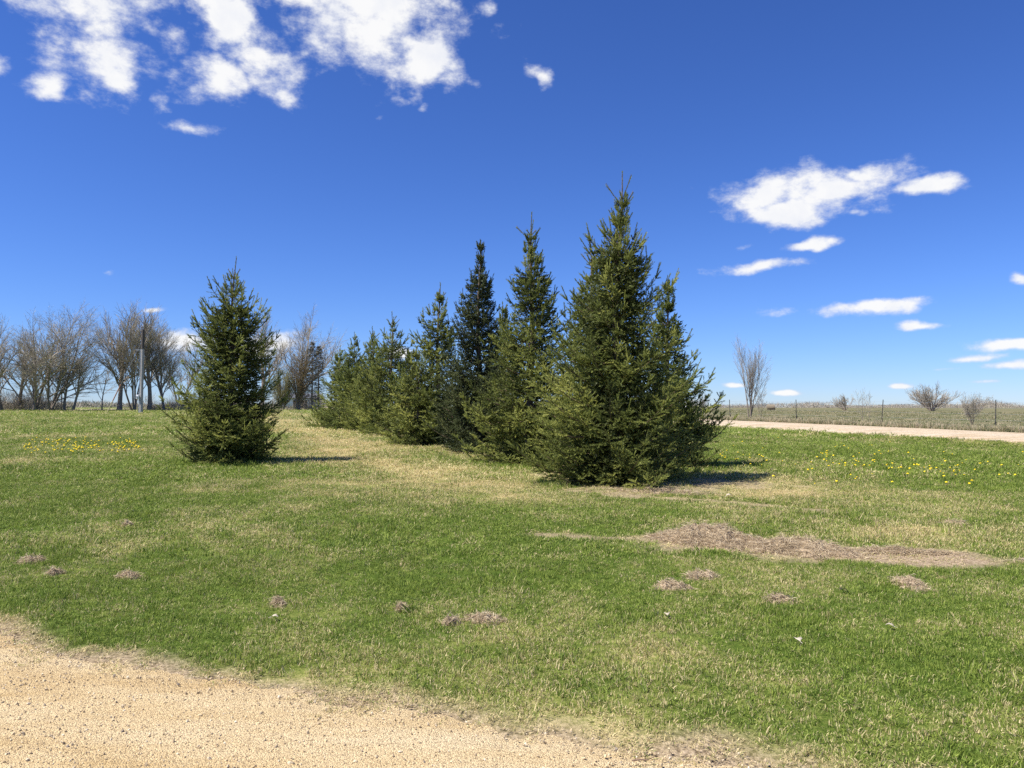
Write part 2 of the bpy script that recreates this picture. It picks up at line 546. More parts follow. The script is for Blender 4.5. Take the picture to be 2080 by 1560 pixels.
def build_ground():
    ys = axis_grid([(-60, -8, 8), (-8, 3, 16), (3, 14, 110), (14, 28, 80), (28, 60, 80), (60, 160, 70), (160, 500, 24), (500, 4200, 12)])
    xs = axis_grid([(-2600, -300, 8), (-300, -90, 14), (-90, -25, 65), (-25, -8, 60), (-8, 9, 150), (9, 28, 70), (28, 90, 55), (90, 300, 14), (300, 2600, 8)])
    X, Y = np.meshgrid(xs, ys)
    Z = zt(X, Y)
    ins = sstep(.35, -.1, Y - drive_edge(np.clip(X, -9, 9)))      # tuck the sheet under the driveway
    Z = Z - .03 * ins
    u = road_u(X, Y)
    Z = Z - .03 * sstep(.0, .5, u) * (1 - sstep(5.9, 6.4, u)) - .03 * sstep(.0, .6, cross_v(X, Y)) * (1 - sstep(6.4, 7, cross_v(X, Y)))
    d, s = cover(X, Y)
    fld = sstep(8.4, 9.6, u + (fbm(X * .5, Y * .5, 77, 3) - .5) * 1.5)
    verge = np.exp(-((u - 7.6) / 1.3) ** 2) + np.exp(-((u + .1) / .5) ** 2) * .7
    d = np.clip(d + verge * .6, 0, 1)
    far = sstep(60, 110, Y)
    d = d * (1 - far) + .32 * far
    sheet_mesh('ground', X, Y, Z, M_GROUND, rgb=np.stack([d, s, fld], -1))

    xs = np.linspace(-9, 9, 420)
    t = np.concatenate([np.linspace(0, .2, 24), np.linspace(.24, 1, 26)])
    X = np.repeat(xs[None], len(t), 0)
    e = drive_edge(xs)
    Y = e[None] - t[:, None] * (e[None] + 14)
    Z = zt(X, Y) + .006 * sstep(0, .02, t)[:, None] - .012 * (1 - sstep(0, .012, t)[:, None]) + (fbm(X * .9, Y * .9, 51, 3) - .5) * .02 * sstep(0, .03, t)[:, None]
    sheet_mesh('driveway', X[::-1], Y[::-1], Z[::-1], M_DRIVE)

    s = np.concatenate([np.linspace(-60, 70, 260), np.linspace(71, 190, 60)])
    w = np.linspace(0, 6.4, 12)
    S, W = np.meshgrid(s, w, indexing='ij')
    edge = (fbm(S * .5, W * 0 + 2, 61, 4) - .5) * .8
    W2 = W + edge * np.where(W < 1, 1, np.where(W > 5.5, -.8, 0))
    X = 16 + S * ROWD[0] + W2 * .927
    Y = 24 + S * ROWD[1] + W2 * .375
    Z = zt(X, Y) + .035 + .07 * np.sin(np.clip(W / 6.4, 0, 1) * math.pi) - .06 * (np.abs(W - 3.2) > 3.1)
    sheet_mesh('gravel_road', X, Y, Z, M_ROAD)

    s = np.linspace(-120, 112, 140); w = np.linspace(0, 7, 6)
    S, W = np.meshgrid(s, w, indexing='ij')
    X = CRX + S * .927 - W * .375
    Y = CRY + S * .375 + W * .927
    sheet_mesh('gravel_cross_road', X[:, ::-1], Y[:, ::-1], (zt(X, Y) + .03)[:, ::-1], M_ROAD)


build_ground()


# ------------------------------------------------------------------ spruces
def needles(mb, P, D, Ln, K, nl, nw, rng, tint, mat=0):
    """needle-clad shoots: P start, D unit direction, Ln length; K needles each"""
    n = len(P)
    if n == 0: return
    u, v = frames(D)
    t = (np.arange(K)[None] + rng.uniform(0, 1, (n, K))) / K
    ph = np.arange(K)[None] * 2.39996 + rng.uniform(0, 6.28, (n, 1)) + rng.uniform(-.4, .4, (n, K))
    rad = np.cos(ph)[..., None] * u[:, None] + np.sin(ph)[..., None] * v[:, None]
    base = P[:, None] + D[:, None] * (t * Ln[:, None])[..., None]
    lean = rng.uniform(.75, 1.25, (n, K))[..., None]
    nd = D[:, None] * lean + rad * .8 + np.array([0, 0, .18])
    nd /= np.linalg.norm(nd, axis=2, keepdims=True)
    ln = nl * rng.uniform(.75, 1.2, (n, K)) * np.where(t > .9, .9, 1)
    side = np.cross(nd, rad + rng.normal(0, .35, (n, K, 3))); side /= np.linalg.norm(side, axis=2, keepdims=True) + 1e-9
    a = base - side * nw / 2; b = base + side * nw / 2; c = base + nd * ln[..., None]
    V = np.stack([a, b, c], 2).reshape(-1, 3)
    F = np.arange(len(V)).reshape(-1, 3)
    ti = np.repeat((tint[:, None] + rng.normal(0, .06, (n, K))).reshape(-1), 3)
    mb.add(V, F, mat, np.clip(ti, 0, 1))


M_BARK = simple_mat('spruce_bark', (.10, .075, .055), (.20, .16, .125), 14, .9, .6)
M_TWIG = simple_mat('spruce_twig', (.15, .105, .07), (.24, .175, .12), 20, .9)
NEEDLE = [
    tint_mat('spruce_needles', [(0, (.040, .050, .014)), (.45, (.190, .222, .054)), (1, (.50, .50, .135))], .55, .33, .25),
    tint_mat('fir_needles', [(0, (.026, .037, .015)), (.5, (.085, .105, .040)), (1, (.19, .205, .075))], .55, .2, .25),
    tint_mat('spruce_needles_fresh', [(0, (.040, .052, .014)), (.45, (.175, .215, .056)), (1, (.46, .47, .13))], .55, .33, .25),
]


def spruce(x, y, H, Rr, lean, seed, kind, det, label, group):
    rng = np.random.default_rng(seed)
    root = empty('spruce_tree', (x, y, float(zt(x, y)) - .02), label, 'spruce tree', group)
    mt = MB(); mc = MB()
    zz = np.linspace(0, H, 14)
    wob = np.stack([lean * (zz / H) ** 1.3 + .03 * np.sin(zz * 1.7 + seed), .03 * np.cos(zz * 1.3 + seed), zz], -1)
    r0 = .018 * H + .01
    tube(mt, wob, np.maximum(r0 * (1 - zz / H) ** .85, .006), 8)

    def axis(h):
        return np.stack([np.interp(h, zz, wob[:, 0]), np.interp(h, zz, wob[:, 1]), h], -1)
    bare = {0: .62, 1: .25, 2: .40}[kind] * (H / 5.0)
    Htop = H - bare
    dens = (.95, 1.05, 1.2)[det]
    nb = int((165, 180, 240)[det] * (H / 5) * (1.25 if kind == 1 else 1))
    hs = []
    # whorls with a few branches between them
    wh = np.linspace(.10, Htop, max(8, int(H / .34)))
    for i in range(nb):
        f = rng.uniform(0, 1) ** 1.30
        h = .10 + f * (Htop - .10)
        if rng.uniform() < .82:
            h = wh[np.argmin(np.abs(wh - h))] + rng.normal(0, .03)
        hs.append(np.clip(h, .08, Htop))
    hs = np.array(hs)
    az = np.arange(nb) * 2.39996 + rng.uniform(-.5, .5, nb)
    # side bulges: some sectors reach further, as old lower limbs do
    ph = rng.uniform(0, 6.28, 4)
    SP, SD, SL, ST = [], [], [], []
    pw = {11: .58, 12: .98, 13: .95, 14: .95, 15: .88, 17: .90}.get(seed, .84)
    for i in range(nb):
        h = hs[i]; q = h / H
        prof = (1 - (h / (H - bare * .35))) ** pw
        if q < .10: prof *= .80 + 2.0 * q
        prof *= min(1.0, (max(Htop - h, 0) / (.24 * Htop)) ** .6 + .05)
        if kind == 1: prof = max(prof * .92, 0)
        lump = 1 + .15 * math.sin(2 * az[i] + ph[0] + 3 * q) + .17 * math.sin(3 * az[i] + ph[1] - 9 * q) + .10 * math.sin(13 * q * math.pi + ph[2] + 2 * az[i])
        Lb = max(Rr * prof * lump * rng.uniform(.70, 1.16), .14)
        Lb = min(Lb, Rr * 1.12)
        if q > .8: Lb *= .8
        el = np.interp(q, [0, .12, .4, .75, 1], [-.04, .10, .34, .72, 1.12]) + rng.normal(0, .10)
        if kind == 1: el += .1
        n = 9
        t = np.linspace(0, 1, n)
        sag = np.interp(q, [0, .5, 1], [.22, .16, .0])
        hor = Lb * (t * math.cos(el))
        ver = Lb * (t * math.sin(el) - sag * np.sin(t * math.pi) * .6 + .16 * t ** 3 * (1 - q))
        swing = rng.normal(0, .10) * t ** 2
        a = az[i] + swing
        B = axis(np.array([h]))[0] + np.stack([np.cos(a) * hor, np.sin(a) * hor, ver], -1)
        B[:, 2] = np.maximum(B[:, 2], .05 + .05 * t)
        tube(mc, B, np.interp(t, [0, 1], [.007 + .009 * Lb, .003]), 4 if det else 3, 1, .5, cap=False)
        # axis of the branch carries needles on its outer part
        sp = .10 / dens * 1.25
        m = max(2, int(Lb / sp))
        ts = np.linspace(.22 if Lb > .5 else .05, .99, m)
        pos = np.stack([np.interp(ts, t, B[:, k]) for k in range(3)], -1)
        tan = np.gradient(B, axis=0); tan /= np.linalg.norm(tan, axis=1, keepdims=True)
        tg = np.stack([np.interp(ts, t, tan[:, k]) for k in range(3)], -1); tg /= np.linalg.norm(tg, axis=1, keepdims=True)
        btint = rng.normal(.40, .16)
        keep = ts > .35
        SP.append(pos[keep]); SD.append(tg[keep]); SL.append(np.full(keep.sum(), Lb / m * 1.5)); ST.append(np.full(keep.sum(), btint))
        # tip: three strong shoots
        for k in (-1, 0, 1):
            sd_ = np.cross(tg[-1], [0, 0, 1]); dd = tg[-1] + .62 * k * sd_ + np.array([0, 0, .12 + .1 * (k == 0)]); dd /= np.linalg.norm(dd)
            SP.append(pos[-1:]); SD.append(dd[None]); SL.append(np.array([rng.uniform(.10, .17)])); ST.append(np.array([btint + .18]))
        # long bare-looking end shoots that break the outline
        if rng.uniform() < .35 + .5 * q:
            for k in range(int(rng.integers(1, 3))):
                dd = tg[-1] * .7 + np.array([0, 0, .55 + .3 * q]) + rng.normal(0, .18, 3); dd /= np.linalg.norm(dd)
                l0 = rng.uniform(.15, .30) + .08 * q * (q < .85)
                kk = max(2, int(l0 / .08)); t0 = np.arange(kk) / kk
                SP.append(pos[-1] + dd * (t0 * l0)[:, None]); SD.append(np.repeat(dd[None], kk, 0)); SL.append(np.full(kk, l0 / kk)); ST.append(np.full(kk, btint + .1))
        # side twigs in a loose, slightly drooping spray
        for s_ in (-1, 1):
            side = np.cross(tg, np.array([0, 0, 1.0])); side /= np.linalg.norm(side, axis=1, keepdims=True) + 1e-9
            ln = (.44 * Lb * (1 - ts) + .09) * rng.uniform(.65, 1.15, m)
            ln = np.minimum(ln, .62)
            roll = rng.normal(.10, .58, m)
            upv = np.cross(side, tg)
            dd = tg * .62 + side * (s_ * .80 * np.cos(roll))[:, None] + upv * (.75 * np.sin(roll))[:, None]
            dd /= np.linalg.norm(dd, axis=1, keepdims=True)
            for j in range(m):
                if ts[j] < .55 and rng.uniform() < .45: continue
                p0, d0, l0 = pos[j], dd[j], ln[j]
                sh = (.20, .18, .165)[det]
                k = max(1, int(round(l0 / (sh * .72))))
                tt = np.arange(k) / k
                SP.append(p0 + d0 * (tt * l0)[:, None]); SD.append(np.repeat(d0[None], k, 0)); SL.append(np.full(k, l0 / k * 1.25))
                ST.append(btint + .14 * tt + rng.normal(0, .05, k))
                if k > 1:
                    kk = np.arange(1, k)
                    for s2 in (-1, 1):
                        sv = np.cross(d0, [0, 0, 1.0]); sv /= np.linalg.norm(sv) + 1e-9
                        d2 = d0 * .68 + sv * s2 * .62 + rng.normal(0, .22, (len(kk), 3)) + np.array([0, 0, .02])
                        d2 /= np.linalg.norm(d2, axis=1, keepdims=True)
                        SP.append(p0 + d0 * (kk / k * l0)[:, None]); SD.append(d2); SL.append(rng.uniform(.6, 1.0, len(kk)) * sh)
                        ST.append(btint + .12 + .12 * kk / k + rng.normal(0, .07, len(kk)))
    # leader and its upright top whorl
    lh = np.linspace(Htop - .2, H - .06, max(5, int(bare / .07)))
    la = axis(lh)
    SP.append(la); SD.append(np.repeat(np.array([[.02, 0, 1.0]]), len(la), 0)); SL.append(np.full(len(la), .09)); ST.append(np.full(len(la), .5))
    nlead = len(la)
    for k in range(6 if kind != 1 else 9):
        a = k * 2.4 + rng.uniform(0, 1); e = rng.uniform(.75, 1.1); hb = Htop + bare * rng.choice([.0, .12, .28])
        l0 = bare * rng.uniform(.45, .75) if k < 4 else .16
        d0 = np.array([math.cos(a) * math.cos(e), math.sin(a) * math.cos(e), math.sin(e)])
        p0 = axis(np.array([hb]))[0]
        tube(mc, [p0, p0 + d0 * l0 * .5, p0 + d0 * l0 + np.array([0, 0, .04])], [.008, .006, .004], 4, 1, .5)
        kq = max(2, int(l0 / .09)); tt = np.arange(kq) / kq
        SP.append(p0 + d0 * (tt * l0)[:, None]); SD.append(np.repeat(d0[None], kq, 0)); SL.append(np.full(kq, l0 / kq * 1.1)); ST.append(np.full(kq, .5))
    # secondary upright leaders on the shoulders
    SP = np.concatenate(SP); SD = np.concatenate(SD); SL = np.concatenate(SL); ST = np.concatenate(ST)
    SP = SP.copy(); SP[:, 2] = np.maximum(SP[:, 2], .03)
    K = (10, 15, 20)[det]
    nl = (.058, .044, .036)[det] * (1.0 if kind != 1 else .9)
    nw = (.024, .018, .0125)[det]
    # old needles and dead twigs close to the trunk
    ni = int((800, 1200, 2200)[det] * H / 5)
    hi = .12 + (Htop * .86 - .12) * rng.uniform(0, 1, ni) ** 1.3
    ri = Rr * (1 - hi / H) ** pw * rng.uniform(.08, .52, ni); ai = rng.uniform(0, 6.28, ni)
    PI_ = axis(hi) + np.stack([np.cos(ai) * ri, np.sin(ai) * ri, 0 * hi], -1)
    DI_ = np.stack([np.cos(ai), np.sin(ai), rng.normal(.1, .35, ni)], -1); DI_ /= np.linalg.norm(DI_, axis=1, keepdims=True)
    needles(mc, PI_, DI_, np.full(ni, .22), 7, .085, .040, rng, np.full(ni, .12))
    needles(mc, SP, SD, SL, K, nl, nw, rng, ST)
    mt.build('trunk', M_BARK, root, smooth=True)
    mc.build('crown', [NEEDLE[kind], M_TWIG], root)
    return root, len(SP) * K


ntri = 0
for i, s in enumerate(SPRUCES):
    r, k = spruce(*s, group='row of spruces along the gravel road' if i else None)
    ntri += k
print('spruce needle tris', ntri)


# ------------------------------------------------------------------ bare deciduous trees
M_BTRUNK = simple_mat('grey_brown_bark', (.14, .115, .09), (.32, .26, .20), 6, .9, .5)
M_BTWIG = tint_mat('bare_twigs', [(0, (.20, .17, .14)), (.5, (.35, .305, .245)), (.8, (.45, .395, .28)), (1, (.50, .46, .24))], .9)
M_RUST = tint_mat('rusty_foliage', [(0, (.10, .06, .03)), (.5, (.17, .12, .055)), (1, (.24, .20, .08))], .9, .1)
M_OLIVE = tint_mat('olive_buds', [(0, (.14, .12, .05)), (.5, (.22, .20, .08)), (1, (.32, .30, .12))], .9, .2)


def bare_tree(name, x, y, H, label, group, seed, stems=1, spread=.55, up=.35, r0=None, levels=5, lean=(0, 0), tilts=(.08, .34), fork=.28, buds=.25, twig=1.0, first=7, cat='tree', sink=.05, dense=1.0, wide=1.0):
    rnd = random.Random(seed)
    root = empty(name, (x, y, float(zt(x, y)) - sink), label, cat, group)
    mt, mc = MB(), MB()
    r0 = r0 or .017 * H
    twv, twt = [], []
    seg_p, seg_q, seg_r, seg_s = [], [], [], []

    def perp(d):
        a = Vector((rnd.gauss(0, 1), rnd.gauss(0, 1), rnd.gauss(0, 1)))
        a = a - d * a.dot(d)
        return a.normalized()

    def grow(p, d, L, r, lev):
        if lev >= levels - 1:
            # fine twigs: slim tapering triangles
            s = perp(d) * (.0055 * twig)
            q = p + d * L
            twv.extend((p - s, p + s, q)); t = min(1, max(0, rnd.gauss(.42, .18) + (buds if rnd.random() < .3 else 0)))
            twt.extend((t, t, min(1, t + .2)))
            return
        n = (7, 5, 3, 2, 2)[lev]
        pts = [p]; dirs = [d]
        seg = L / n
        for i in range(n):
            d = (d + perp(d) * rnd.uniform(.04, .20 if lev else .08) + Vector((0, 0, 1)) * (up * (.10 if lev else .03))).normalized()
            p = p + d * seg
            pts.append(p); dirs.append(d)
        rr = [r * (1 - .62 * i / n) if lev else r * (1.25 - .25 * min(1, i)) * (1 - .55 * i / n) for i in range(n + 1)]
        if lev == 0:
            tube(mt, [tuple(q) for q in pts], rr, 8, 0, .35, cap=False)
        else:
            for i in range(n):
                seg_p.append(tuple(pts[i])); seg_q.append(tuple(pts[i + 1])); seg_r.append(rr[i]); seg_s.append(rr[i + 1])
        nch = max(2, int(round((first, 6, 5, 5, 4)[lev] * dense)))
        for c in range(nch):
            f = fork + (1 - fork) * (c + rnd.random()) / nch if lev == 0 else .18 + .82 * (c + rnd.random()) / nch
            f = min(f, .99)
            k = f * n; i = min(int(k), n - 1)
            q = pts[i].lerp(pts[i + 1], k - i)
            sa = rnd.uniform(.35, .85) * (spread / .55)
            cd = (dirs[i] * math.cos(sa) + perp(dirs[i]) * math.sin(sa))
            if cd.z < -.1: cd.z *= .3
            cd.normalize()
            ll = L * rnd.uniform(.42, .68) * (1.15 - .5 * f if lev else 1.2 - .55 * f)
            grow(q, cd, ll, r * (1 - .5 * f) * rnd.uniform(.52, .76), lev + 1)
        if lev < levels - 2:
            grow(pts[-1], dirs[-1], L * .45, rr[-1] * .9, lev + 1)
        else:
            grow(pts[-1], dirs[-1], L * .6, rr[-1] * .8, levels - 1)
    for s in range(stems):
        a = rnd.uniform(0, 6.28) if stems > 1 else 0
        tilt = 0 if stems == 1 else rnd.uniform(*tilts) * spread / .5
        d = Vector((math.cos(a) * math.sin(tilt) + lean[0], math.sin(a) * math.sin(tilt) + lean[1], math.cos(tilt))).normalized()
        hh = H * rnd.uniform(.80, 1.0) if stems > 1 else H
        off = Vector((math.cos(a), math.sin(a), 0)) * (r0 * 1.1 if stems > 1 else 0)
        grow(off, d, hh * .66, r0 if stems == 1 else r0 * rnd.uniform(.6, .9), 0)
    if seg_p:
        A, B, ra, rb = np.array(seg_p), np.array(seg_q), np.array(seg_r), np.array(seg_s)
        Tn = B - A; Tn /= np.linalg.norm(Tn, axis=1, keepdims=True) + 1e-9
        u, v = frames(Tn); k = len(A)
        rings = []
        for C_, r_ in ((A, ra), (B, rb)):
            for j in range(3):
                an = j * 2.0944
                rings.append(C_ + r_[:, None] * (math.cos(an) * u + math.sin(an) * v))
        V = np.stack(rings, 1).reshape(-1, 3)
        b0 = np.arange(k)[:, None] * 6
        F = np.concatenate([b0 + np.array([[j, (j + 1) % 3, 3 + (j + 1) % 3, 3 + j]]) for j in range(3)])
        mc.add(V, F, 1, .36)
    if twv:
        V = np.array([tuple(v) for v in twv])
        V[:, 2] = np.maximum(V[:, 2], .02)
        mc.add(V, np.arange(len(V)).reshape(-1, 3), 1, np.array(twt))
    # scale so that the tree is really H tall
    top = max(float(a[:, 2].max()) for a in mc.v)
    for m_ in (mt, mc):
        for a in m_.v: a *= np.array([wide, wide, 1.0]) * H / top
    mt.build('trunk', M_BTRUNK, root, smooth=True)
    mc.build('crown', [M_BTRUNK, M_BTWIG], root)
    return root


G1 = 'bare trees of the grove behind the lawn'


def at(px, d): return (px - 1040) / 1563.0 * d


def build_grove():
    T = [  # px column, distance, height, stems, spread, up, lean, label, seed, fork
        (6, 94, 11.6, 2, .50, .5, (0, 0), 'bare tree cut off by the edge of the picture at the grove end', 101, .25),
        (40, 99, 10.6, 1, .55, .4, (-.05, 0), 'bare tree with pale twigs just inside the picture edge of the grove', 102, .25),
        (70, 95, 11.8, 3, .55, .5, (-.04, 0), 'many stemmed bare tree rising from the thicket', 103, .15),
        (100, 94, 13.1, 3, .62, .45, (.10, 0), 'broad bare tree with heavy limbs leaning out over the gap', 104, .15),
        (125, 97, 6.0, 1, .42, .5, (.02, 0), 'thin upright sapling at the near side of the gap', 105, .3),
        (131, 95, 7.4, 1, .45, .5, (.06, 0), 'slim dark tree with small forked top in the gap', 106, .35),
        (147, 94, 7.2, 1, .45, .3, (.30, 0), 'slender tree leaning steeply over the gap in the grove', 107, .35),
        (207, 97, 6.6, 1, .50, .5, (0, 0), 'small straight tree between the gap and the tall grove trees', 108, .3),
        (243, 98, 13.4, 1, .55, .55, (.01, 0), 'tall single trunked bare tree behind the slanting guy wire', 109, .18),
        (272, 100, 13.2, 4, .34, .8, (0, 0), 'cluster stemmed tall bare tree just beside the utility pole', 110, .25),
        (304, 101, 13.1, 1, .50, .7, (.03, 0), 'tall bare tree with rounded fan top right behind the utility pole', 111, .22),
        (338, 102, 11.6, 2, .50, .5, (.03, 0), 'bare tree whose twigs show at the lit side of the lone spruce', 112, .2),
        (365, 106, 10.5, 2, .55, .5, (0, 0), 'bare tree mostly hidden by the lone spruce', 113, .2),
        (532, 108, 13.2, 1, .55, .6, (.02, 0), 'bare tree showing past the shaded side of the lone spruce', 114, .25),
        (598, 108, 14.2, 2, .60, .55, (.06, 0), 'wide crowned bare tree standing over the rusty thicket', 115, .22),
    ]
    for px, d, h, st, sp, up, ln, lab, seed, fk in T:
        h = h * 1.12
        bare_tree('bare_tree', at(px, d), d, h, lab, G1, seed, stems=st, spread=sp, up=up, lean=ln, fork=fk,
                  first=(6 if h < 8 else 8), r0=(.012 if h < 8 else .021) * h / max(1, st) ** .35, twig=1.9, buds=.35, levels=5 if h > 8.2 else 4, dense=1.14, wide=1.14)


build_grove()

# right hand side: fence-line tree, saplings and field trees
bare_tree('bare_tree', at(1522, 57.5), 57.5, 6.55, 'vase shaped bare tree with many upright stems on the fence line', 'bare trees by the field', 201, stems=5, spread=.34, up=1.0, tilts=(.05, .42), fork=.2, first=6, r0=.075, twig=1.1, buds=.0, dense=.85, wide=.98)
bare_tree('bare_sapling', at(1545, 60), 60, 2.6, 'little bare sapling at the foot of the vase shaped tree', 'bare trees by the field', 202, stems=2, spread=.5, up=.6, fork=.2, first=5, r0=.03, levels=4, twig=1.6, buds=.1)
bare_tree('bare_tree', at(1892, 104), 104, 4.4, 'wide spreading bare tree like an open fan on the field horizon', 'bare trees by the field', 203, stems=17, spread=.42, up=.45, tilts=(.1, 1.35), fork=.2, first=6, r0=.085, twig=2.6, buds=.0, levels=4, wide=1.25)
bare_tree('bare_tree', at(1718, 112), 112, 2.7, 'low rounded bare tree on the horizon next to the thin saplings', 'bare trees by the field', 204, stems=10, spread=.42, up=.5, tilts=(.1, 1.2), fork=.2, first=5, r0=.06, twig=2.6, buds=.1, levels=4, wide=1.2)
bare_tree('bare_sapling', at(1752, 50), 50, 2.35, 'pale thin sapling standing in the fence line weeds', 'bare trees by the field', 205, stems=2, spread=.40, up=.7, fork=.2, first=6, r0=.016, twig=1.0, buds=.6, levels=4)
bare_tree('bare_sapling', at(1765, 51.5), 51.5, 2.1, 'shorter of the two thin saplings in the fence line weeds', 'bare trees by the field', 206, stems=1, spread=.40, up=.7, fork=.2, first=6, r0=.016, twig=1.0, buds=.6, levels=4)
bare_tree('bare_shrub', at(1974, 41.5), 41.5, 1.95, 'twiggy bare shrub on the fence line near the picture edge', 'bare trees by the field', 207, stems=9, spread=.55, up=.5, fork=.15, first=6, r0=.016, twig=1.0, buds=.1, levels=4, cat='shrub')
bare_tree('bare_shrub', at(1990, 104), 104, 2.6, 'dark bare bush beside the wide fan shaped tree', 'bare trees by the field', 208, stems=6, spread=.9, up=.3, fork=.12, first=5, r0=.06, twig=3.0, buds=.1, levels=4, cat='shrub')
bare_tree('bare_tree', at(1425, 88), 88, 2.9, 'small bare tree peeping over the tip of the nearest spruce branch', 'bare trees by the field', 209, stems=4, spread=.7, up=.4, fork=.15, first=5, r0=.05, twig=2.2, buds=.2, levels=4)


def brown_conifer(px, d, H, Rr, label, seed, mat, dens=520):
    rng = np.random.default_rng(seed)
    x = at(px, d)
    root = empty('old_conifer', (x, d, float(zt(x, d))), label, 'conifer', 'brown conifers at the grove end')
    mt, mc = MB(), MB()
    zz = np.linspace(0, H, 8)
    tube(mt, np.stack([0 * zz, 0 * zz, zz], -1), .14 * (1 - zz / H) + .015, 7)
    n = dens
    f = rng.uniform(0, 1, n) ** .9
    h = H * (.12 + .88 * f); r = Rr * (1 - f) ** .7 * rng.uniform(.25, 1.1, n) + .05
    a = rng.uniform(0, 6.28, n)
    P = np.stack([np.cos(a) * r * .4, np.sin(a) * r * .4, h], -1)
    D = np.stack([np.cos(a), np.sin(a), rng.uniform(-.45, .25, n)], -1); D /= np.linalg.norm(D, axis=1, keepdims=True)
    needles(mc, P, D, r * .7 + .15, 7, .22, .05, rng, rng.normal(.4, .22, n))
    for k in range(60):
        q = rng.uniform(.1, .95); aa = rng.uniform(0, 6.28); rl = Rr * (1 - q) ** .7
        tube(mc, [(0, 0, H * q), (math.cos(aa) * rl, math.sin(aa) * rl, H * q - .1 * rl)], [.03, .008], 3, 1, .4, cap=False)
    mt.build('trunk', M_BTRUNK, root, smooth=True)
    mc.build('crown', [mat, M_BTRUNK], root)


M_DARKC = tint_mat('dark_old_needles', [(0, (.06, .055, .035)), (.5, (.12, .105, .07)), (1, (.19, .17, .11))], .9, .15)
brown_conifer(634, 104, 9.3, 1.7, 'taller of two narrow dark old conifers at the far end of the spruce row', 301, M_DARKC)
brown_conifer(647, 106, 8.9, 1.6, 'shorter of two narrow dark old conifers at the far end of the spruce row', 302, M_DARKC)


def bud_bush(px, d, H, W, label, seed, mat):
    rng = np.random.default_rng(seed)
    x = at(px, d)
    root = empty('budding_tree', (x, d, float(zt(x, d)) - .03), label, 'tree', 'budding trees of the grove')
    mt, mc = MB(), MB()
    for k in range(5):
        a = rng.uniform(0, 6.28); l = rng.uniform(.1, .5) * W
        t = np.linspace(0, 1, 6)
        tube(mt, np.stack([math.cos(a) * (l * t + .15), math.sin(a) * (l * t + .15), H * t * .9], -1), .11 * (1 - .85 * t), 6)
    n = 2600
    u = rng.normal(0, 1, (n, 3)); u /= np.linalg.norm(u, axis=1, keepdims=True)
    rr = rng.uniform(.2, 1, n) ** .6
    P = u * rr[:, None] * np.array([W, W, H * .46]) + np.array([0, 0, H * .55])
    lump = fbm(P[:, 0] * .9 + 40, P[:, 2] * .9 + P[:, 1] * .7 + 40, seed, 3)
    P = P[(lump > .44) & (P[:, 2] < H)]
    D = rng.normal(0, .45, (len(P), 3)) + np.array([0, 0, .8]); D /= np.linalg.norm(D, axis=1, keepdims=True)
    needles(mc, P, D, np.full(len(P), .5), 5, .17, .045, rng, rng.normal(.5, .22, len(P)))
    for k in range(220):
        j = rng.integers(len(P)); q = P[j]
        tube(mc, [(q[0] * .35, q[1] * .35, q[2] * .55), tuple(q)], [.03, .01], 3, 1, .4, cap=False)
    mt.build('trunk', M_BTRUNK, root, smooth=True)
    mc.build('crown', [mat, M_BTRUNK], root)


bud_bush(606, 103, 7.4, 1.9, 'rusty olive budding tree below the wide crowned bare tree', 311, M_RUST)
bud_bush(574, 102, 5.4, 1.5, 'smaller olive budding tree next to the shaded side of the lone spruce', 312, M_OLIVE)


# undergrowth of the grove and far woods (nobody could count these)
def thicket(name, spots, seed, label, cat, per, wid, mats):
    rng = np.random.default_rng(seed)
    mb = MB()
    V, Tn = [], []
    for (x, y, h, r) in spots:
        z = float(zt(x, y)); n = int(per * rng.uniform(.7, 1.3))
        a = rng.uniform(0, 6.28, n); rr = r * np.sqrt(rng.uniform(0, 1, n))
        b = np.stack([x + np.cos(a) * rr, y + np.sin(a) * rr, z + h * rng.uniform(0, .75, n) ** 1.6], -1)
        d = np.stack([np.cos(a) * .35, np.sin(a) * .35, np.ones(n)], -1) + rng.normal(0, .45, (n, 3))
        d /= np.linalg.norm(d, axis=1, keepdims=True); d[:, 2] = np.abs(d[:, 2])
        ln = h * rng.uniform(.18, .5, n)
        s = np.cross(d, rng.normal(0, 1, (n, 3))); s /= np.linalg.norm(s, axis=1, keepdims=True)
        w = wid * rng.uniform(.5, 1.3, n)[:, None]
        V.append(np.stack([b - s * w, b + s * w, b + d * ln[:, None]], 1).reshape(-1, 3))
        Tn.append(np.repeat(np.clip(rng.normal(.45, .2, n), 0, 1), 3))
    V = np.concatenate(V)
    mb.add(V, np.arange(len(V)).reshape(-1, 3), 0, np.concatenate(Tn))
    o = mb.build(name, mats)
    return tag(o, label, cat, kind='stuff')


rng = np.random.default_rng(9)
sp = []
for px in list(range(-60, 118, 6)) + list(range(292, 420, 7)) + list(range(540, 650, 9)):
    d = 97 + (px / 640) * 12 + rng.uniform(-2, 4)
    big = 1.0 if px < 118 else .8
    sp.append((at(px + rng.uniform(-4, 4), d), d, (.8 + 3.6 * rng.uniform() ** 1.3) * big, rng.uniform(.6, 1.7)))
for px in range(120, 292, 12):
    d = 100 + rng.uniform(-1, 5)
    sp.append((at(px, d), d, rng.uniform(.15, .8), rng.uniform(.5, 1.0)))
thicket('undergrowth', sp, 21, 'brown leafless undergrowth at the foot of the grove trees', 'undergrowth', 270, .018, M_BTWIG)
sp = []
for k in range(230):
    px = rng.uniform(-250, 760); d = rng.uniform(170, 330)
    sp.append((at(px, d), d, (.8 + 4.2 * float(vnoise(px / 40.0, 1.0, 14)) * rng.uniform(.3, 1)) * d / 230, rng.uniform(2.5, 5)))
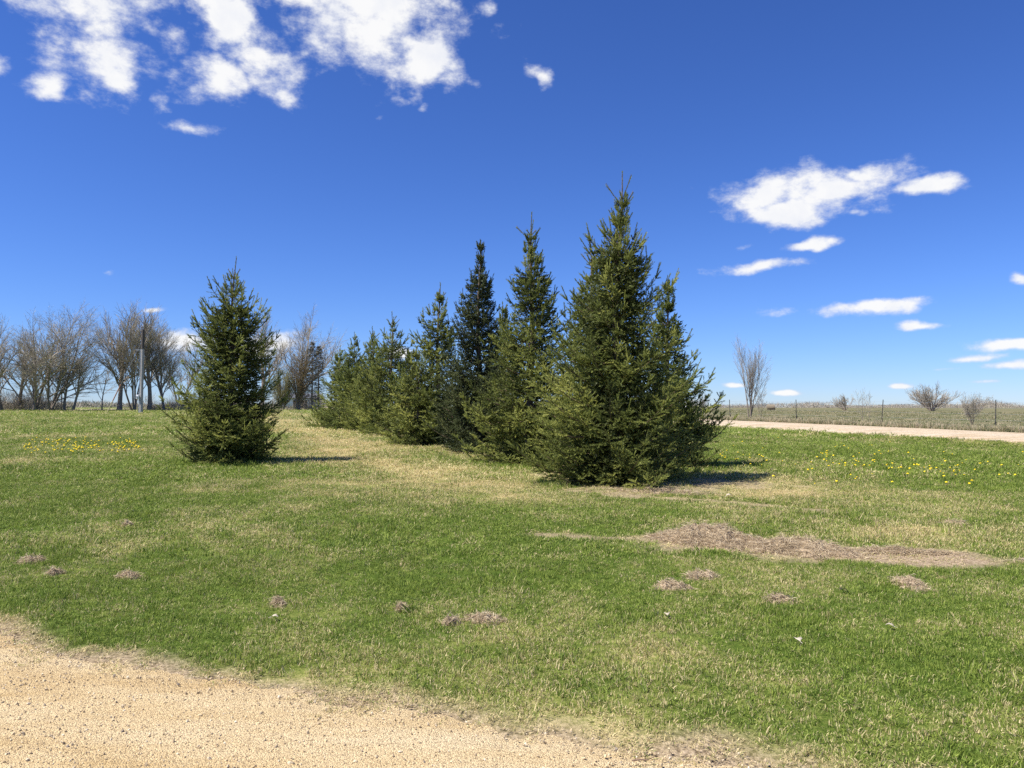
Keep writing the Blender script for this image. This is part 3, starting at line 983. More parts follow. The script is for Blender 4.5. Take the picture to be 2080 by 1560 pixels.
for k in range(330):
    px = rng.uniform(1250, 2500); d = rng.uniform(330, 620)
    hgt = (1.2 + 9.0 * float(fbm(px / 50.0, 3.0, 4, 3)) ** 2.2) * d / 450
    sp.append((at(px, d), d, hgt * rng.uniform(.8, 1.3), rng.uniform(4, 9)))
thicket('distant_woods', sp, 22, 'low grey brown woods along the far horizon', 'woods', 170, .075, M_BTWIG)


# ------------------------------------------------------------------ pole, fence, mailbox, bale, buildings
M_POLE = simple_mat('weathered_pole_wood', (.26, .245, .23), (.40, .385, .365), 12, .85, .4)
M_DARKW = simple_mat('tarred_wood', (.06, .05, .045), (.11, .095, .085), 12, .85, .3)
M_STEEL = simple_mat('galvanised_steel', (.35, .36, .37), (.5, .51, .52), 20, .45, 0, .6)
M_WHITE = simple_mat('white_enamel', (.72, .72, .72), (.82, .82, .81), 5, .45)
M_RUSTY = simple_mat('rusty_guard', (.30, .13, .07), (.45, .24, .15), 15, .7)
M_YELLOWG = simple_mat('yellow_guard', (.45, .38, .20), (.58, .50, .3), 15, .7)
M_POST = simple_mat('dark_steel_post', (.05, .052, .045), (.11, .10, .085), 25, .75)
M_BLACK = simple_mat('near_black', (.018, .014, .014), (.04, .03, .03), 5, .7)


def utility_pole():
    d = 75.0; x = at(287, d); z = float(zt(x, d))
    root = empty('utility_pole', (x, d, z - .1), 'grey wooden utility pole with a dark top and slanting guy wire', 'utility pole')
    H = 8.35
    m = MB(); t = np.linspace(0, 6.45, 10)
    tube(m, np.stack([t * .012, 0 * t, t], -1), .16 - .04 * t / H, 14); m.build('shaft', M_POLE, root, True)
    m = MB(); t = np.linspace(6.45, H, 6)
    tube(m, np.stack([t * .012, 0 * t, t], -1), .160 - .03 * (t - 6.4) / 2, 14); m.build('top_section', M_DARKW, root, True)
    m = MB(); t = np.linspace(0, 6.3, 8)
    tube(m, np.stack([t * .012 - .20 + .045 * t / H, 0 * t - .06, t], -1), .04, 8); m.build('conduit', M_STEEL, root, True)
    m = MB(); box(m, -.40, -.13, -.30, .10, 1.55, 1.95); o = m.build('meter_box', M_WHITE, root)
    b = o.modifiers.new('b', 'BEVEL'); b.width = .04; b.segments = 3
    m = MB(); tube(m, [(-.28, -.305, 1.75), (-.28, -.38, 1.75)], .09, 12); m.build('meter_dial', M_STEEL, o, True)
    m = MB(); box(m, -.55, -.06, -.04, .04, 6.30, 6.38); m.build('bracket', M_STEEL, root)
    for k in range(3):
        m = MB(); tube(m, [(-.50 + .12 * k, 0, 6.38), (-.50 + .12 * k, 0, 6.52)], [.035, .025], 8); m.build('insulator', M_DARKW, root, True)
    a = np.array([-3.05, -.6, .12]); b2 = np.array([.08, 0, 7.4])
    m = MB(); tube(m, [a, b2], .012, 5); m.build('guy_wire', M_STEEL, root)
    v = (b2 - a) / np.linalg.norm(b2 - a)
    m = MB(); tube(m, [a - v * .15, a + v * 1.35], .042, 8); m.build('guy_guard', M_YELLOWG, root, True)
    m = MB(); tube(m, [a + v * 1.35, a + v * 3.1], .05, 8); m.build('guy_guard', M_RUSTY, root, True)


utility_pole()


def fence():
    root = empty('wire_fence', (25.1, 40.0, float(zt(25.1, 40.0))), 'wire fence on thin dark steel posts along the far side of the gravel road', 'fence')
    o0 = np.array(root.location)
    pts = []
    rnd = random.Random(4)
    s = -21.6
    while s < 80:
        x = 25.1 + ROWD[0] * s; y = 40 + ROWD[1] * s
        pts.append((x, y, float(zt(x, y)))); s += 7.2
    pm = MB()
    box(pm, -.017, .017, -.017, .017, -.25, 1.36); box(pm, -.05, .05, -.028, -.023, .02, .22)
    for k in range(5): box(pm, -.012, .012, -.034, -.0225, .35 + .2 * k, .375 + .2 * k)
    first = None
    tops = []
    for i, p in enumerate(pts):
        if first is None:
            first = pm.build('post', M_POST, root); o = first
        else:
            o = first.copy(); link(o, root)
        o.location = np.array(p) - o0
        tx, ty = rnd.uniform(-.03, .03), rnd.uniform(-.03, .03)
        if abs(p[1] - 46.7) < 1.0: ty = .09
        o.rotation_euler = (tx, ty, .38)
        tops.append((p, (ty, -tx)))
    for k, h in enumerate((.30, .62, .92, 1.22)):
        m = MB(); P = []
        for i, (p, tl) in enumerate(tops):
            q = np.array(p) - o0 + np.array([tl[0] * h, tl[1] * h, h])
            if P:
                mid = (P[-1] + q) / 2 - np.array([0, 0, .03]); P.append(mid)
            P.append(q)
        tube(m, P, .004, 3); m.build('wire', M_STEEL, root)


fence()


def mailbox():
    d = 39.5; x = at(1394, d); z = float(zt(x, d))
    root = empty('mailbox', (x, d, z), 'white roadside mailbox with dark open door behind the nearest spruce', 'mailbox', rz=.30)
    m = MB(); box(m, -.05, .05, -.05, .05, -.2, 1.0); m.build('post', M_DARKW, root)
    n = 10; a = np.linspace(0, math.pi, n)
    prof = [(-.15, 0), *[(-.15 * math.cos(t), .14 + .15 * math.sin(t)) for t in a], (.15, 0)]
    m = MB(); V = [(px_, y_, 1.0 + pz) for y_ in (-.26, .28) for (px_, pz) in prof]
    k = len(prof)
    m.add(V, [(i, (i + 1) % k, k + (i + 1) % k, k + i) for i in range(k)])
    m.add(V[k:], [tuple(range(k))])
    m.build('body', M_WHITE, root)
    m = MB(); V = [(px_ * .93, -.255, 1.008 + pz * .95) for (px_, pz) in prof]; m.add(V, [tuple(range(k))]); m.build('mouth_shade', M_BLACK, root)  # near-black panel in the mouth, painted in place of the shade inside the box
    m = MB(); box(m, .152, .165, -.1, .12, 1.12, 1.15); m.build('flag', M_RUSTY, root)


mailbox()


def hay_bale():
    d = 118; x = at(1566, d)
    rng = np.random.default_rng(3)
    root = empty('hay_bale', (x, d, float(zt(x, d)) - .05), 'round weathered hay bale lying out in the field', 'hay bale', rz=-.25)
    root.scale = (.78, .78, .66)
    n = 26; a = np.linspace(0, 2 * math.pi, n, endpoint=False)
    m = MB(); rows = []
    for j, xx in enumerate(np.linspace(-.75, .75, 8)):
        r = .72 * (1 + rng.normal(0, .018, n)) * (.93 if j in (0, 7) else 1)
        rows.append(np.stack([np.full(n, xx), np.cos(a) * r, np.maximum(.66 + np.sin(a) * r, 0)], -1))
    V = np.concatenate(rows)
    F = [(j * n + i, j * n + (i + 1) % n, (j + 1) * n + (i + 1) % n, (j + 1) * n + i) for j in range(7) for i in range(n)]
    m.add(V, F); m.build('roll', simple_mat('old_hay', (.15, .12, .08), (.27, .22, .15), 9, .95, .8), root, True)
    for xx, s in ((-.75, 0), (.75, 7)):
        m = MB(); m.add(np.vstack([rows[s], [[xx * 1.02, 0, .66]]]), [(i, (i + 1) % n, n) for i in range(n)]); m.build('end_face', bpy.data.materials['old_hay'], root)


hay_bale()


def shed(px, d, w, dep, h, rh, label, rz):
    x = at(px, d)
    root = empty('farm_shed', (x, d, float(zt(x, d)) - .1), label, 'shed', rz=rz)
    m = MB(); box(m, -w / 2, w / 2, -dep / 2, dep / 2, 0, h); m.build('wall', M_WHITE, root)
    m = MB()
    V = [(-w / 2 - .3, -dep / 2 - .3, h), (w / 2 + .3, -dep / 2 - .3, h), (w / 2 + .3, 0, h + rh), (-w / 2 - .3, 0, h + rh), (w / 2 + .3, dep / 2 + .3, h), (-w / 2 - .3, dep / 2 + .3, h)]
    V += [(a_, b_, c_ + .12) for a_, b_, c_ in V]
    m.add(V, [(6, 7, 8, 9), (9, 8, 10, 11), (0, 3, 2, 1), (3, 5, 4, 2), (0, 1, 7, 6), (4, 5, 11, 10), (1, 2, 8, 7), (2, 4, 10, 8), (3, 0, 6, 9), (5, 3, 9, 11)])
    m.build('roof', M_STEEL, root)
    m = MB(); box(m, -w * .18, w * .18, -dep / 2 - .05, -dep / 2 - .003, 0, h * .8); m.build('door', M_BLACK, root)


shed(612, 165, 8, 6, 2.1, 1.0, 'pale metal roofed shed glimpsed between the grove trunks', .2)
shed(1462, 560, 6, 5, 1.7, .8, 'tiny white shed far out on the field horizon', -.1)


# ------------------------------------------------------------------ scatter (grass, weeds, pebbles): geometry nodes on points
def scatter_group(name, coll):
    ng = bpy.data.node_groups.new(name, 'GeometryNodeTree')
    ng.interface.new_socket('Geometry', in_out='INPUT', socket_type='NodeSocketGeometry')
    ng.interface.new_socket('Geometry', in_out='OUTPUT', socket_type='NodeSocketGeometry')
    N, L = ng.nodes.new, ng.links.new
    gi, go = N('NodeGroupInput'), N('NodeGroupOutput')
    ip = N('GeometryNodeInstanceOnPoints')
    ci = N('GeometryNodeCollectionInfo')
    ci.inputs['Collection'].default_value = coll
    ci.inputs['Separate Children'].default_value = True
    ci.inputs['Reset Children'].default_value = True
    L(gi.outputs[0], ip.inputs['Points']); L(ci.outputs[0], ip.inputs['Instance'])
    ip.inputs['Pick Instance'].default_value = True

    def na(nm, typ):
        n = N('GeometryNodeInputNamedAttribute'); n.data_type = typ; n.inputs['Name'].default_value = nm
        return n.outputs[0]
    L(na('variant', 'INT'), ip.inputs['Instance Index'])
    L(na('turn', 'FLOAT_VECTOR'), ip.inputs['Rotation'])
    L(na('size', 'FLOAT_VECTOR'), ip.inputs['Scale'])
    L(ip.outputs[0], go.inputs[0])
    return ng


def scatter(name, P, turn, size, variant, dry, coll, label, cat):
    me = bpy.data.meshes.new(name)
    me.vertices.add(len(P)); me.vertices.foreach_set('co', np.asarray(P, np.float32).reshape(-1))
    for nm, typ, arr, key in (('turn', 'FLOAT_VECTOR', turn, 'vector'), ('size', 'FLOAT_VECTOR', size, 'vector'), ('variant', 'INT', variant, 'value'), ('dry', 'FLOAT', dry, 'value')):
        a = me.attributes.new(nm, typ, 'POINT')
        arr = np.asarray(arr, np.int32 if typ == 'INT' else np.float32)
        a.data.foreach_set(key, arr.reshape(-1))
    o = bpy.data.objects.new(name, me)
    link(o)
    md = o.modifiers.new('scatter', 'NODES')
    md.node_group = scatter_group(name + '_scatter', coll)
    return tag(o, label, cat, kind='stuff')


def blade_tuft(rng, n, rad, hgt, wid, flop, mat, name, coll):
    V, F, A = [], [], []
    for k in range(n):
        a = rng.uniform(0, 6.28); r = rad * math.sqrt(rng.uniform())
        p = np.array([math.cos(a) * r, math.sin(a) * r, -.005])
        yaw = rng.uniform(0, 6.28); fl = rng.uniform(.1, 1) * flop
        h = hgt * rng.uniform(.5, 1.25); w = wid * rng.uniform(.7, 1.3)
        dv = np.array([math.cos(yaw), math.sin(yaw), 0]); sv = np.array([-dv[1], dv[0], 0])
        q1 = p + np.array([0, 0, h * .55]) + dv * h * fl * .30
        q2 = p + np.array([0, 0, h * (1 - .35 * fl)]) + dv * h * fl * .95
        i = len(V)
        V += [p - sv * w / 2, p + sv * w / 2, q1 - sv * w * .42, q1 + sv * w * .42, q2]
        F += [(i, i + 1, i + 3), (i, i + 3, i + 2), (i + 2, i + 3, i + 4)]
        A += [rng.uniform()] * 5
    me = bpy.data.meshes.new(name)
    me.from_pydata([tuple(v) for v in V], [], F)
    at_ = me.attributes.new('tint', 'FLOAT', 'POINT'); at_.data.foreach_set('value', np.array(A, np.float32))
    me.materials.append(mat)
    o = bpy.data.objects.new(name, me)
    coll.objects.link(o)
    return o


def grass_material(name, g0, g1, s0, s1, trans=.3):
    m, nt, p, out = mat_new(name)
    t = attr_node(nt, 'tint').outputs['Fac']
    dr = attr_node(nt, 'dry', 'INSTANCER').outputs['Fac']
    oi = nt.nodes.new('ShaderNodeObjectInfo')
    fac = mth(nt, 'MULTIPLY', mth(nt, 'SUBTRACT', dr, t), 5.0)
    fac = mth(nt, 'ADD', fac, .5, True)
    t2 = mth(nt, 'FRACT', mth(nt, 'MULTIPLY', t, 7.31))
    r2 = mth(nt, 'MULTIPLY', mth(nt, 'ADD', t2, oi.outputs['Random']), .5)
    gcol = ramp_node(nt, r2, [(.15, g0), (.85, g1)])
    scol = ramp_node(nt, t2, [(.1, s0), (.9, s1)])
    c = mixc(nt, fac, gcol, scol)
    nt.links.new(c, p.inputs['Base Color'])
    p.inputs['Roughness'].default_value = .6
    p.inputs['Specular IOR Level'].default_value = .25
    tr = nt.nodes.new('ShaderNodeBsdfTranslucent'); nt.links.new(c, tr.inputs[0])
    mx = nt.nodes.new('ShaderNodeMixShader'); mx.inputs[0].default_value = trans
    nt.links.new(p.outputs[0], mx.inputs[1]); nt.links.new(tr.outputs[0], mx.inputs[2]); nt.links.new(mx.outputs[0], out.inputs['Surface'])
    return m


M_GRASS = grass_material('grass_blades', (.085, .150, .016), (.335, .40, .075), (.46, .37, .17), (.76, .63, .35))
M_WEED = grass_material('dry_weeds', (.09, .13, .04), (.17, .19, .07), (.34, .27, .16), (.58, .49, .33))


def jitter_points(rng, y0, y1, dens, half):
    """jittered grid over the trapezoid |x| < half(y)"""
    st = 1 / math.sqrt(dens)
    ys = np.arange(y0, y1, st); hw = half(y1)
    xs = np.arange(-hw, hw, st)
    X, Y = np.meshgrid(xs, ys)
    X = X + rng.uniform(-.5, .5, X.shape) * st * 1.3; Y = Y + rng.uniform(-.5, .5, Y.shape) * st * 1.3
    k = np.abs(X) < half(Y)
    return X[k], Y[k]


def build_grass():
    rng = np.random.default_rng(77)
    coll = bpy.data.collections.new('grass_tufts')
    for k in range(7):
        blade_tuft(rng, (34, 34, 30, 38, 26, 30, 18)[k], (.06, .07, .06, .065, .05, .07, .05)[k], (.040, .036, .044, .032, .050, .04, .075)[k], (.0044, .0046, .0040, .0048, .0052, .0044, .006)[k],
                   (1.0, 1.3, 1.0, 1.4, .9, 1.6, .9)[k], M_GRASS, f'grass_tuft_{k}', coll)
    Ps, Sz, Dr, Va = [], [], [], []
    for y0, y1, dens, sc, wsc in ((2.4, 7.5, 430, .74, .95), (7.5, 14, 230, .90, 1.3), (14, 28, 85, 1.2, 2.0), (28, 60, 20, 1.5, 3.4), (60, 112, 3.5, 1.8, 6.0)):
        X, Y = jitter_points(rng, y0, y1, dens, lambda q: .84 * q + 1.6)
        d, s = cover(X, Y)
        u = road_u(X, Y); e = Y - drive_edge(np.clip(X, -9, 9))
        edge = sstep(-.16, .20, e + (fbm(X * 3.1, Y * 3.1, 91, 3) - .5) * .75)
        pr = edge * (1 - np.where(e < .5, .25, .72) * sstep(.1, .6, s)) * (u < .12 + .3 * (vnoise(X * 2, Y * 2, 5) - .5)) * (cross_v(X, Y) < -1)
        pr = pr * (.55 + .45 * sstep(.2, .5, fbm(X * 1.6, Y * 1.6, 93, 3)))
        k = rng.uniform(0, 1, X.shape) < pr
        X, Y, d, s, e = X[k], Y[k], d[k], s[k], e[k]
        d = np.where(s > .35, np.maximum(d, .72), d)
        lush = sstep(.5, .75, fbm(X * .9, Y * .9, 95, 4))
        tall = np.ones_like(X)
        tall += .5 * sstep(.62, .72, fbm(X * 2.6, Y * 2.6, 97, 3))
        for (sx, sy, h, r, *_r) in SPRUCES[:5]:
            dd = np.hypot(X - sx, Y - sy)
            tall += 1.3 * np.exp(-((dd - r * .80) / .22) ** 2) * (Y < sy)
        hz = sc * rng.uniform(.7, 1.25, X.shape) * (1 + .45 * lush) * tall * (1 - .35 * sstep(.4, .8, d)) * (1 - .4 * s)
        Ps.append(np.stack([X, Y, zt(X, Y)], -1))
        ws = sc * wsc ** .75 * rng.uniform(.8, 1.2, X.shape)
        Sz.append(np.stack([ws, ws, hz], -1))
        Dr.append(np.clip(d * 1.02 + .04 + rng.normal(0, .12, X.shape) - .25 * (tall - 1), 0, 1))
        v = rng.integers(0, 6, X.shape); v[rng.uniform(0, 1, X.shape) < .015 + .06 * lush] = 6
        Va.append(v)
    P = np.concatenate(Ps); n = len(P)
    print('grass tufts', n)
    turn = np.zeros((n, 3)); turn[:, 2] = rng.uniform(0, 6.28, n)
    turn[:, :2] = rng.normal(0, .26, (n, 2))
    scatter('grass', P, turn, np.concatenate(Sz), np.concatenate(Va), np.concatenate(Dr), coll, 'mown lawn grass mixed green and straw coloured', 'grass')

    # dry weeds on the verge beyond the road, thin stand over the field
    coll = bpy.data.collections.new('weed_tufts')
    for k in range(4):
        blade_tuft(rng, 22, .16, (.30, .38, .24, .45)[k], .014, (.7, .8, 1.0, .6)[k], M_WEED, f'weed_tuft_{k}', coll)
    S = rng.uniform(-45, 110, 22000); U = 6.5 + np.abs(rng.normal(0, 1.9, S.shape)) + .1
    far = rng.uniform(0, 1, S.shape) < .40
    U = np.where(far, rng.uniform(8, 60, S.shape), U)
    X = 16 + S * ROWD[0] + U * .927; Y = 24 + S * ROWD[1] + U * .375
    n = len(X)
    turn = np.zeros((n, 3)); turn[:, 2] = rng.uniform(0, 6.28, n)
    h = np.where(far, .30, .85) * rng.uniform(.5, 1.2, n)
    sz = np.stack([np.where(far, 1.6, 1.1)] * 2 + [h], -1)
    scatter('dry_weeds', np.stack([X, Y, zt(X, Y)], -1), turn, sz, rng.integers(0, 4, n), np.where(far, rng.uniform(.2, .7, n), rng.uniform(.45, 1, n)), coll,
            'dry straw coloured weeds along the field fence', 'weeds')


build_grass()


def build_pebbles():
    rng = np.random.default_rng(5)
    coll = bpy.data.collections.new('pebble_shapes')
    m, nt, p, out = mat_new('pebble_stone')
    oi = nt.nodes.new('ShaderNodeObjectInfo')
    nt.links.new(ramp_node(nt, oi.outputs['Random'], [(0, (.22, .19, .17)), (.06, (.34, .27, .18)), (.3, (.48, .36, .21)), (.75, (.60, .47, .28)), (1, (.68, .58, .42))]), p.inputs['Base Color'])
    p.inputs['Roughness'].default_value = .85
    ico = np.array([(0, 0, 1), (.9, 0, .3), (.3, .85, .3), (-.7, .5, .3), (-.7, -.5, .3), (.3, -.85, .3), (.6, .6, -.5), (-.3, .8, -.5), (-.9, 0, -.5), (-.3, -.8, -.5), (.6, -.6, -.5), (0, 0, -.9)], float)
    tri = [(0, 1, 2), (0, 2, 3), (0, 3, 4), (0, 4, 5), (0, 5, 1), (1, 6, 2), (2, 7, 3), (3, 8, 4), (4, 9, 5), (5, 10, 1), (6, 7, 2), (7, 8, 3), (8, 9, 4), (9, 10, 5), (10, 6, 1), (11, 7, 6), (11, 8, 7), (11, 9, 8), (11, 10, 9), (11, 6, 10)]
    for k in range(4):
        me = bpy.data.meshes.new(f'pebble_{k}')
        v = ico * rng.uniform(.7, 1.2, (12, 1)) * np.array([1, .8, .6])
        me.from_pydata([tuple(q) for q in v], [], tri); me.materials.append(m)
        coll.objects.link(bpy.data.objects.new(f'pebble_{k}', me))
    X = rng.uniform(-6.5, 4.5, 110000); Y = rng.uniform(2.0, 6.8, 110000)
    e = Y - drive_edge(X)
    k = (e < -.01 + .16 * rng.uniform(0, 1, X.shape) ** 3) & (np.abs(X) < .75 * Y + .8) & (rng.uniform(0, 1, X.shape) < .35 + .65 * vnoise(X * 2.3, Y * 2.3, 6))
    X, Y = X[k], Y[k]; n = len(X)
    s = .0025 + .0034 * rng.gamma(1.1, .55, n)
    coarse = np.exp(-((X - .9) / .7) ** 2 - ((Y - 3.35) / .25) ** 2)
    s = np.minimum(s * (1 + .35 * coarse), .012)
    sz = np.stack([s, s, s], -1)
    turn = rng.uniform(0, 6.28, (n, 3))
    Z = zt(X, Y) + .006 + (fbm(X * .9, Y * .9, 51, 3) - .5) * .02 + s * .25
    scatter('gravel', np.stack([X, Y, Z], -1), turn, sz, rng.integers(0, 4, n), np.zeros(n), coll, 'loose tan gravel strewn over the driveway', 'gravel')


build_pebbles()

# ------------------------------------------------------------------ raked dead grass, clumps, litter
M_STRAW = tint_mat('dead_grass_straw', [(0, (.28, .205, .13)), (.5, (.52, .41, .265)), (1, (.77, .65, .45))], .85, .3)
M_CLOD = simple_mat('thatchy_soil', (.22, .16, .105), (.46, .36, .24), 30, .95, .9)


def straw_heap(name, x, y, rx, ry, h, n, label, cat, group, seed, rot=0.0, blade=.13):
    rng = np.random.default_rng(seed)
    z = float(zt(x, y))
    root = empty(name, (x, y, z), label, cat, group, rz=rot)
    g = 22
    A, Q = np.meshgrid(np.linspace(0, 2 * math.pi, 30, endpoint=False), np.linspace(0, 1, g))

    def surf(a, q):
        ed = 1 + .60 * (fbm(np.cos(a) * 2.3 + 9, np.sin(a) * 2.3 + 9, seed, 4) - .5) * 2
        px_, py_ = np.cos(a) * rx * q * ed, np.sin(a) * ry * q * ed
        hh = h * (1 - q ** 2.2) * (1.6 * fbm(px_ * 7 / max(rx, .2) + 3, py_ * 7 / max(rx, .2) + 3, seed + 5, 4) ** 1.4) - .016 * q
        c, s_ = math.cos(rot), math.sin(rot)
        wz = zt(x + px_ * c - py_ * s_, y + px_ * s_ + py_ * c) - z
        return np.stack([px_, py_, hh + wz], -1)
    S = surf(A, Q)
    i, j = np.meshgrid(np.arange(g - 1), np.arange(30), indexing='ij'); j2 = (j + 1) % 30
    F = np.stack([i * 30 + j, (i + 1) * 30 + j, (i + 1) * 30 + j2, i * 30 + j2], -1).reshape(-1, 4)
    m = MB(); m.add(S.reshape(-1, 3), F); m.build('mound', M_CLOD, root, True)
    a = rng.uniform(0, 6.28, n); q = np.sqrt(rng.uniform(0, 1.12, n))
    P = surf(a, q)
    P[:, 2] += np.abs(rng.normal(0, .012, n))
    d = rng.normal(0, 1, (n, 3)) * np.array([1, 1, .32]) + np.array([0, 0, .18]); d /= np.linalg.norm(d, axis=1, keepdims=True)
    ln = blade * rng.uniform(.4, 1.3, n)
    s_ = np.cross(d, rng.normal(0, 1, (n, 3))); s_ /= np.linalg.norm(s_, axis=1, keepdims=True)
    w = .0020 * rng.uniform(.6, 1.5, n)[:, None]
    b0 = P - d * ln[:, None] * .4; b1 = P + d * ln[:, None] * .6
    mid = (b0 + b1) / 2 + np.array([0, 0, 1]) * (ln * .12)[:, None]
    V = np.stack([b0, mid - s_ * w, mid + s_ * w, b1], 1).reshape(-1, 3)
    k = np.arange(n) * 4
    F = np.concatenate([np.stack([k, k + 1, k + 2], -1), np.stack([k + 1, k + 3, k + 2], -1)])
    m = MB(); m.add(V, F, 0, np.repeat(np.clip(rng.normal(.5, .25, n), 0, 1), 4))
    o = m.build('straw', M_STRAW, root); o['kind'] = 'stuff'
    return root


GH = 'raked dead grass heaps on the bare strip'
straw_heap('thatch_heap', 2.15, 8.35, .52, .42, .17, 7600, 'tallest heap of raked dead grass on the bare strip in front of the nearest spruce', 'grass heap', GH, 401, -.2)
straw_heap('thatch_heap', 2.85, 7.85, .55, .34, .125, 6000, 'flatter heap of raked dead grass in the middle of the bare strip', 'grass heap', GH, 402, -.3)
straw_heap('thatch_heap', 3.85, 7.72, .55, .08, .05, 1900, 'long low ridge of dead grass on the far rim of the bare soil', 'grass heap', GH, 403, -.22)
straw_heap('thatch_heap', 5.0, 7.18, .36, .06, .02, 500, 'thin straggle of dead grass trailing off the bare strip towards the picture edge', 'grass heap', GH, 404, -.15)
straw_heap('thatch_heap', 2.35, 12.35, .75, .22, .05, 2600, 'dead grass swept up against the shade of the nearest spruce', 'grass heap', GH, 405, -.3)

GC = 'clumps of dead grass on the lawn'
CL = [  # px, py, width m, label
    (985, 1258, .15, 'largest dead grass clump, lying near the middle of the driveway edge'),
    (918, 1263, .07, 'small flat scrap of dead grass beside the largest clump'),
    (818, 1236, .06, 'upright little tuft of straw farther along from the largest clump'),
    (568, 1226, .07, 'pale straw tuft above the white leaf near the driveway'),
    (268, 1170, .11, 'flat oval straw clump on the dark green grass at the picture side'),
    (72, 1140, .12, 'straw clump closest to the picture edge on the dark green grass'),
    (115, 1165, .07, 'crumbly straw scrap just in front of the clump closest to the picture edge'),
    (262, 1068, .08, 'lone straw scrap out on the green lawn in front of the lone spruce'),
    (1578, 1218, .12, 'round straw clump between the bare strip and the driveway'),
    (1362, 1192, .16, 'loose straw patch just in front of the bare strip'),
    (1420, 1170, .15, 'streak of straw nearest the front rim of the bare strip'),
    (1842, 1186, .20, 'wide thin straw patch in front of the bare soil at the picture side'),
    (1940, 1066, .22, 'straw scrap on the dry lawn beyond the bare strip'),
]


def px_ground(px, py):
    """where a sight line meets the lawn"""
    lo, hi = 2.0, 140.0
    for _ in range(22):
        d = (lo + hi) / 2
        if 1563 * (1.6 - float(zt(at(px, d), d))) / d > py - 828: lo = d
        else: hi = d
    return at(px, d), d


for k, (px, py, w, lab) in enumerate(CL):
    x, y = px_ground(px, py)
    straw_heap('straw_clump', x, y, w, w * .7, .045 + .1 * w, int(300 + 2500 * w), lab, 'straw clump', GC, 420 + k, k * .7, .075)

M_LEAFW = simple_mat('bleached_leaf', (.36, .30, .21), (.60, .53, .42), 60, .85)
M_LEAFB = simple_mat('brown_leaf', (.035, .028, .02), (.09, .07, .05), 40, .8)


def dead_leaf(px, py, s, mat, label, seed):
    x, y = px_ground(px, py)
    rng = np.random.default_rng(seed)
    root = empty('dead_leaf', (x, y, float(zt(x, y)) + .03), label, 'leaf', 'fallen leaves on the lawn', rz=rng.uniform(0, 6))
    t = np.linspace(0, 1, 9)
    wv = np.sin(t * math.pi) ** .8 * .42 * (1 + .25 * np.sin(t * 19))
    mid = np.stack([t - .5, 0 * t, .18 * np.sin(t * 3.1)], -1)
    l = mid + np.stack([0 * t, wv, .25 * wv + .04 * np.sin(t * 9)], -1); r = mid + np.stack([0 * t, -wv, .32 * wv], -1)
    V = np.concatenate([l, mid, r]) * s
    F = [(i, i + 1, 9 + i + 1, 9 + i) for i in range(8)] + [(9 + i, 10 + i, 19 + i, 18 + i) for i in range(8)]
    m = MB(); m.add(V, F); o = m.build('blade', mat, root, True)
    so_ = o.modifiers.new('s', 'SOLIDIFY'); so_.thickness = .001
    m = MB(); tube(m, [(.45 * s, 0, .02 * s), (.85 * s, .08 * s, -.1 * s)], .002, 5); m.build('stalk', mat, root)


dead_leaf(562, 1258, 0.051, M_LEAFW, 'bleached white leaf on the grass near the driveway edge', 1)
dead_leaf(1352, 1253, 0.048, M_LEAFW, 'pale curled leaf standing in the grass below the straw patches', 2)
dead_leaf(1705, 1202, 0.048, M_LEAFB, 'dark brown curled leaf in front of the bare soil', 3)
dead_leaf(1800, 1276, 0.054, M_LEAFW, 'whitish crumpled leaf on the dry grass at the picture side', 4)
dead_leaf(1615, 1305, 0.061, M_LEAFW, 'thin pale leaf sliver on the grass below the round straw clump', 5)
dead_leaf(1480, 1011, .11, M_LEAFW, 'pale leaf at the rim of the nearest spruce shadow', 6)


def twig():
    x, y = px_ground(1300, 1543)
    m = MB(); z = float(zt(x, y)) + .018
    tube(m, [(0, 0, 0), (.03, .004, .004), (.06, .001, .002), (.085, .014, .006)], [.004, .0035, .003, .0015], 6)
    o = m.build('twig', simple_mat('twig_bark', (.14, .09, .06), (.26, .17, .12), 60, .9), None, True, loc=(x - .04, y, z))
    tag(o, 'short brown twig lying on the driveway gravel', 'twig')


twig()


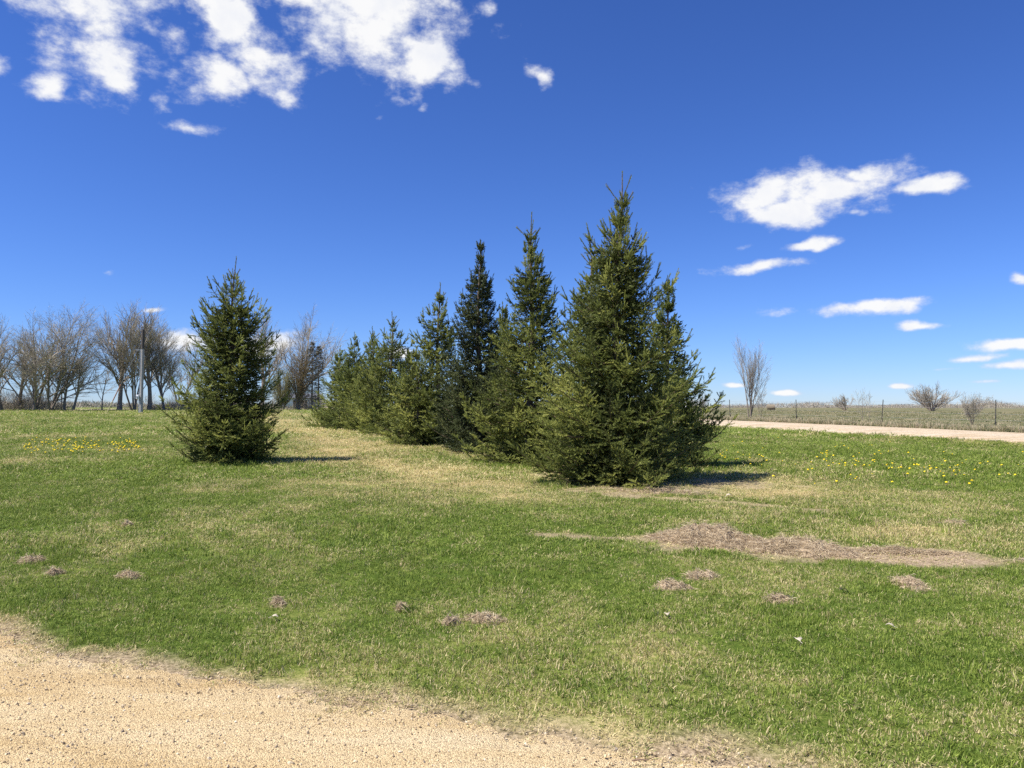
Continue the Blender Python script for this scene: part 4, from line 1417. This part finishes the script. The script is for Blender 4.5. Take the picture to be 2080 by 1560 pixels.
# ------------------------------------------------------------------ dandelions
def build_dandelions():
    rng = np.random.default_rng(8)
    mstem = simple_mat('dandelion_stem', (.10, .16, .04), (.16, .22, .07), 30, .7)
    mhead = simple_mat('dandelion_petals', (.78, .55, .012), (.90, .70, .03), 90, .7)
    meshes = []
    for v in range(3):
        m = MB()
        h = (.075, .055, .095)[v]
        tube(m, [(0, 0, 0), (.006, .002, h * .5), (.004, 0, h)], .0028, 5, 0)
        n = 10; an = np.arange(n) * 2 * math.pi / n
        rings = [np.stack([.004 + rr * (1 + .10 * (np.arange(n) % 2)) * np.cos(an + .3 * j), rr * (1 + .10 * (np.arange(n) % 2)) * np.sin(an + .3 * j), np.full(n, h + zz)], -1)
                 for j, (rr, zz) in enumerate(((.006, 0), (.024, .005), (.021, .016), (.011, .023), (.001, .024)))]
        m.add(np.concatenate(rings), [(j * n + i, j * n + (i + 1) % n, (j + 1) * n + (i + 1) % n, (j + 1) * n + i) for j in range(4) for i in range(n)], 1)
        o = m.build('dandelion', [mstem, mhead])
        meshes.append(o.data)
        bpy.data.objects.remove(o)
    pts = []
    # patch beside the lone spruce
    while len(pts) < 150:
        px = rng.uniform(48, 290); py = rng.normal(910, 8)
        if abs(py - 910) > 17 or rng.uniform() > .25 + vnoise(px / 22.0, py / 6.0, 3): continue
        if 205 < px < 228 and rng.uniform() < .7: continue
        pts.append((px, py, 0))
    # scattered on the slope below the road
    while len(pts) < 300:
        px = rng.uniform(1450, 2079); py = rng.normal(925 + (px - 1450) * .062, 24)
        if py < 876 or py > 1000 or rng.uniform() > .15 + 1.1 * vnoise(px / 45.0, py / 14.0, 9) ** 1.5: continue
        pts.append((px, py, 1))
    for (px, py, g) in pts:
        x, y = px_ground(px, py)
        o = bpy.data.objects.new('dandelion', meshes[int(rng.integers(3))])
        s = rng.uniform(.75, 1.25) if g == 0 else rng.uniform(.5, 1.0)
        o.scale = (s, s, s * .9); o.location = (x, y, float(zt(x, y)) + .025); o.rotation_euler = (rng.normal(0, .2) + .15, rng.normal(0, .2), rng.uniform(0, 6.28))
        link(o)
        tag(o, ('yellow dandelion flower in the dense patch beside the lone spruce', 'yellow dandelion flower scattered on the lawn slope below the gravel road')[g], 'dandelion',
            ('dandelions in the patch by the lone spruce', 'dandelions below the gravel road')[g])


build_dandelions()
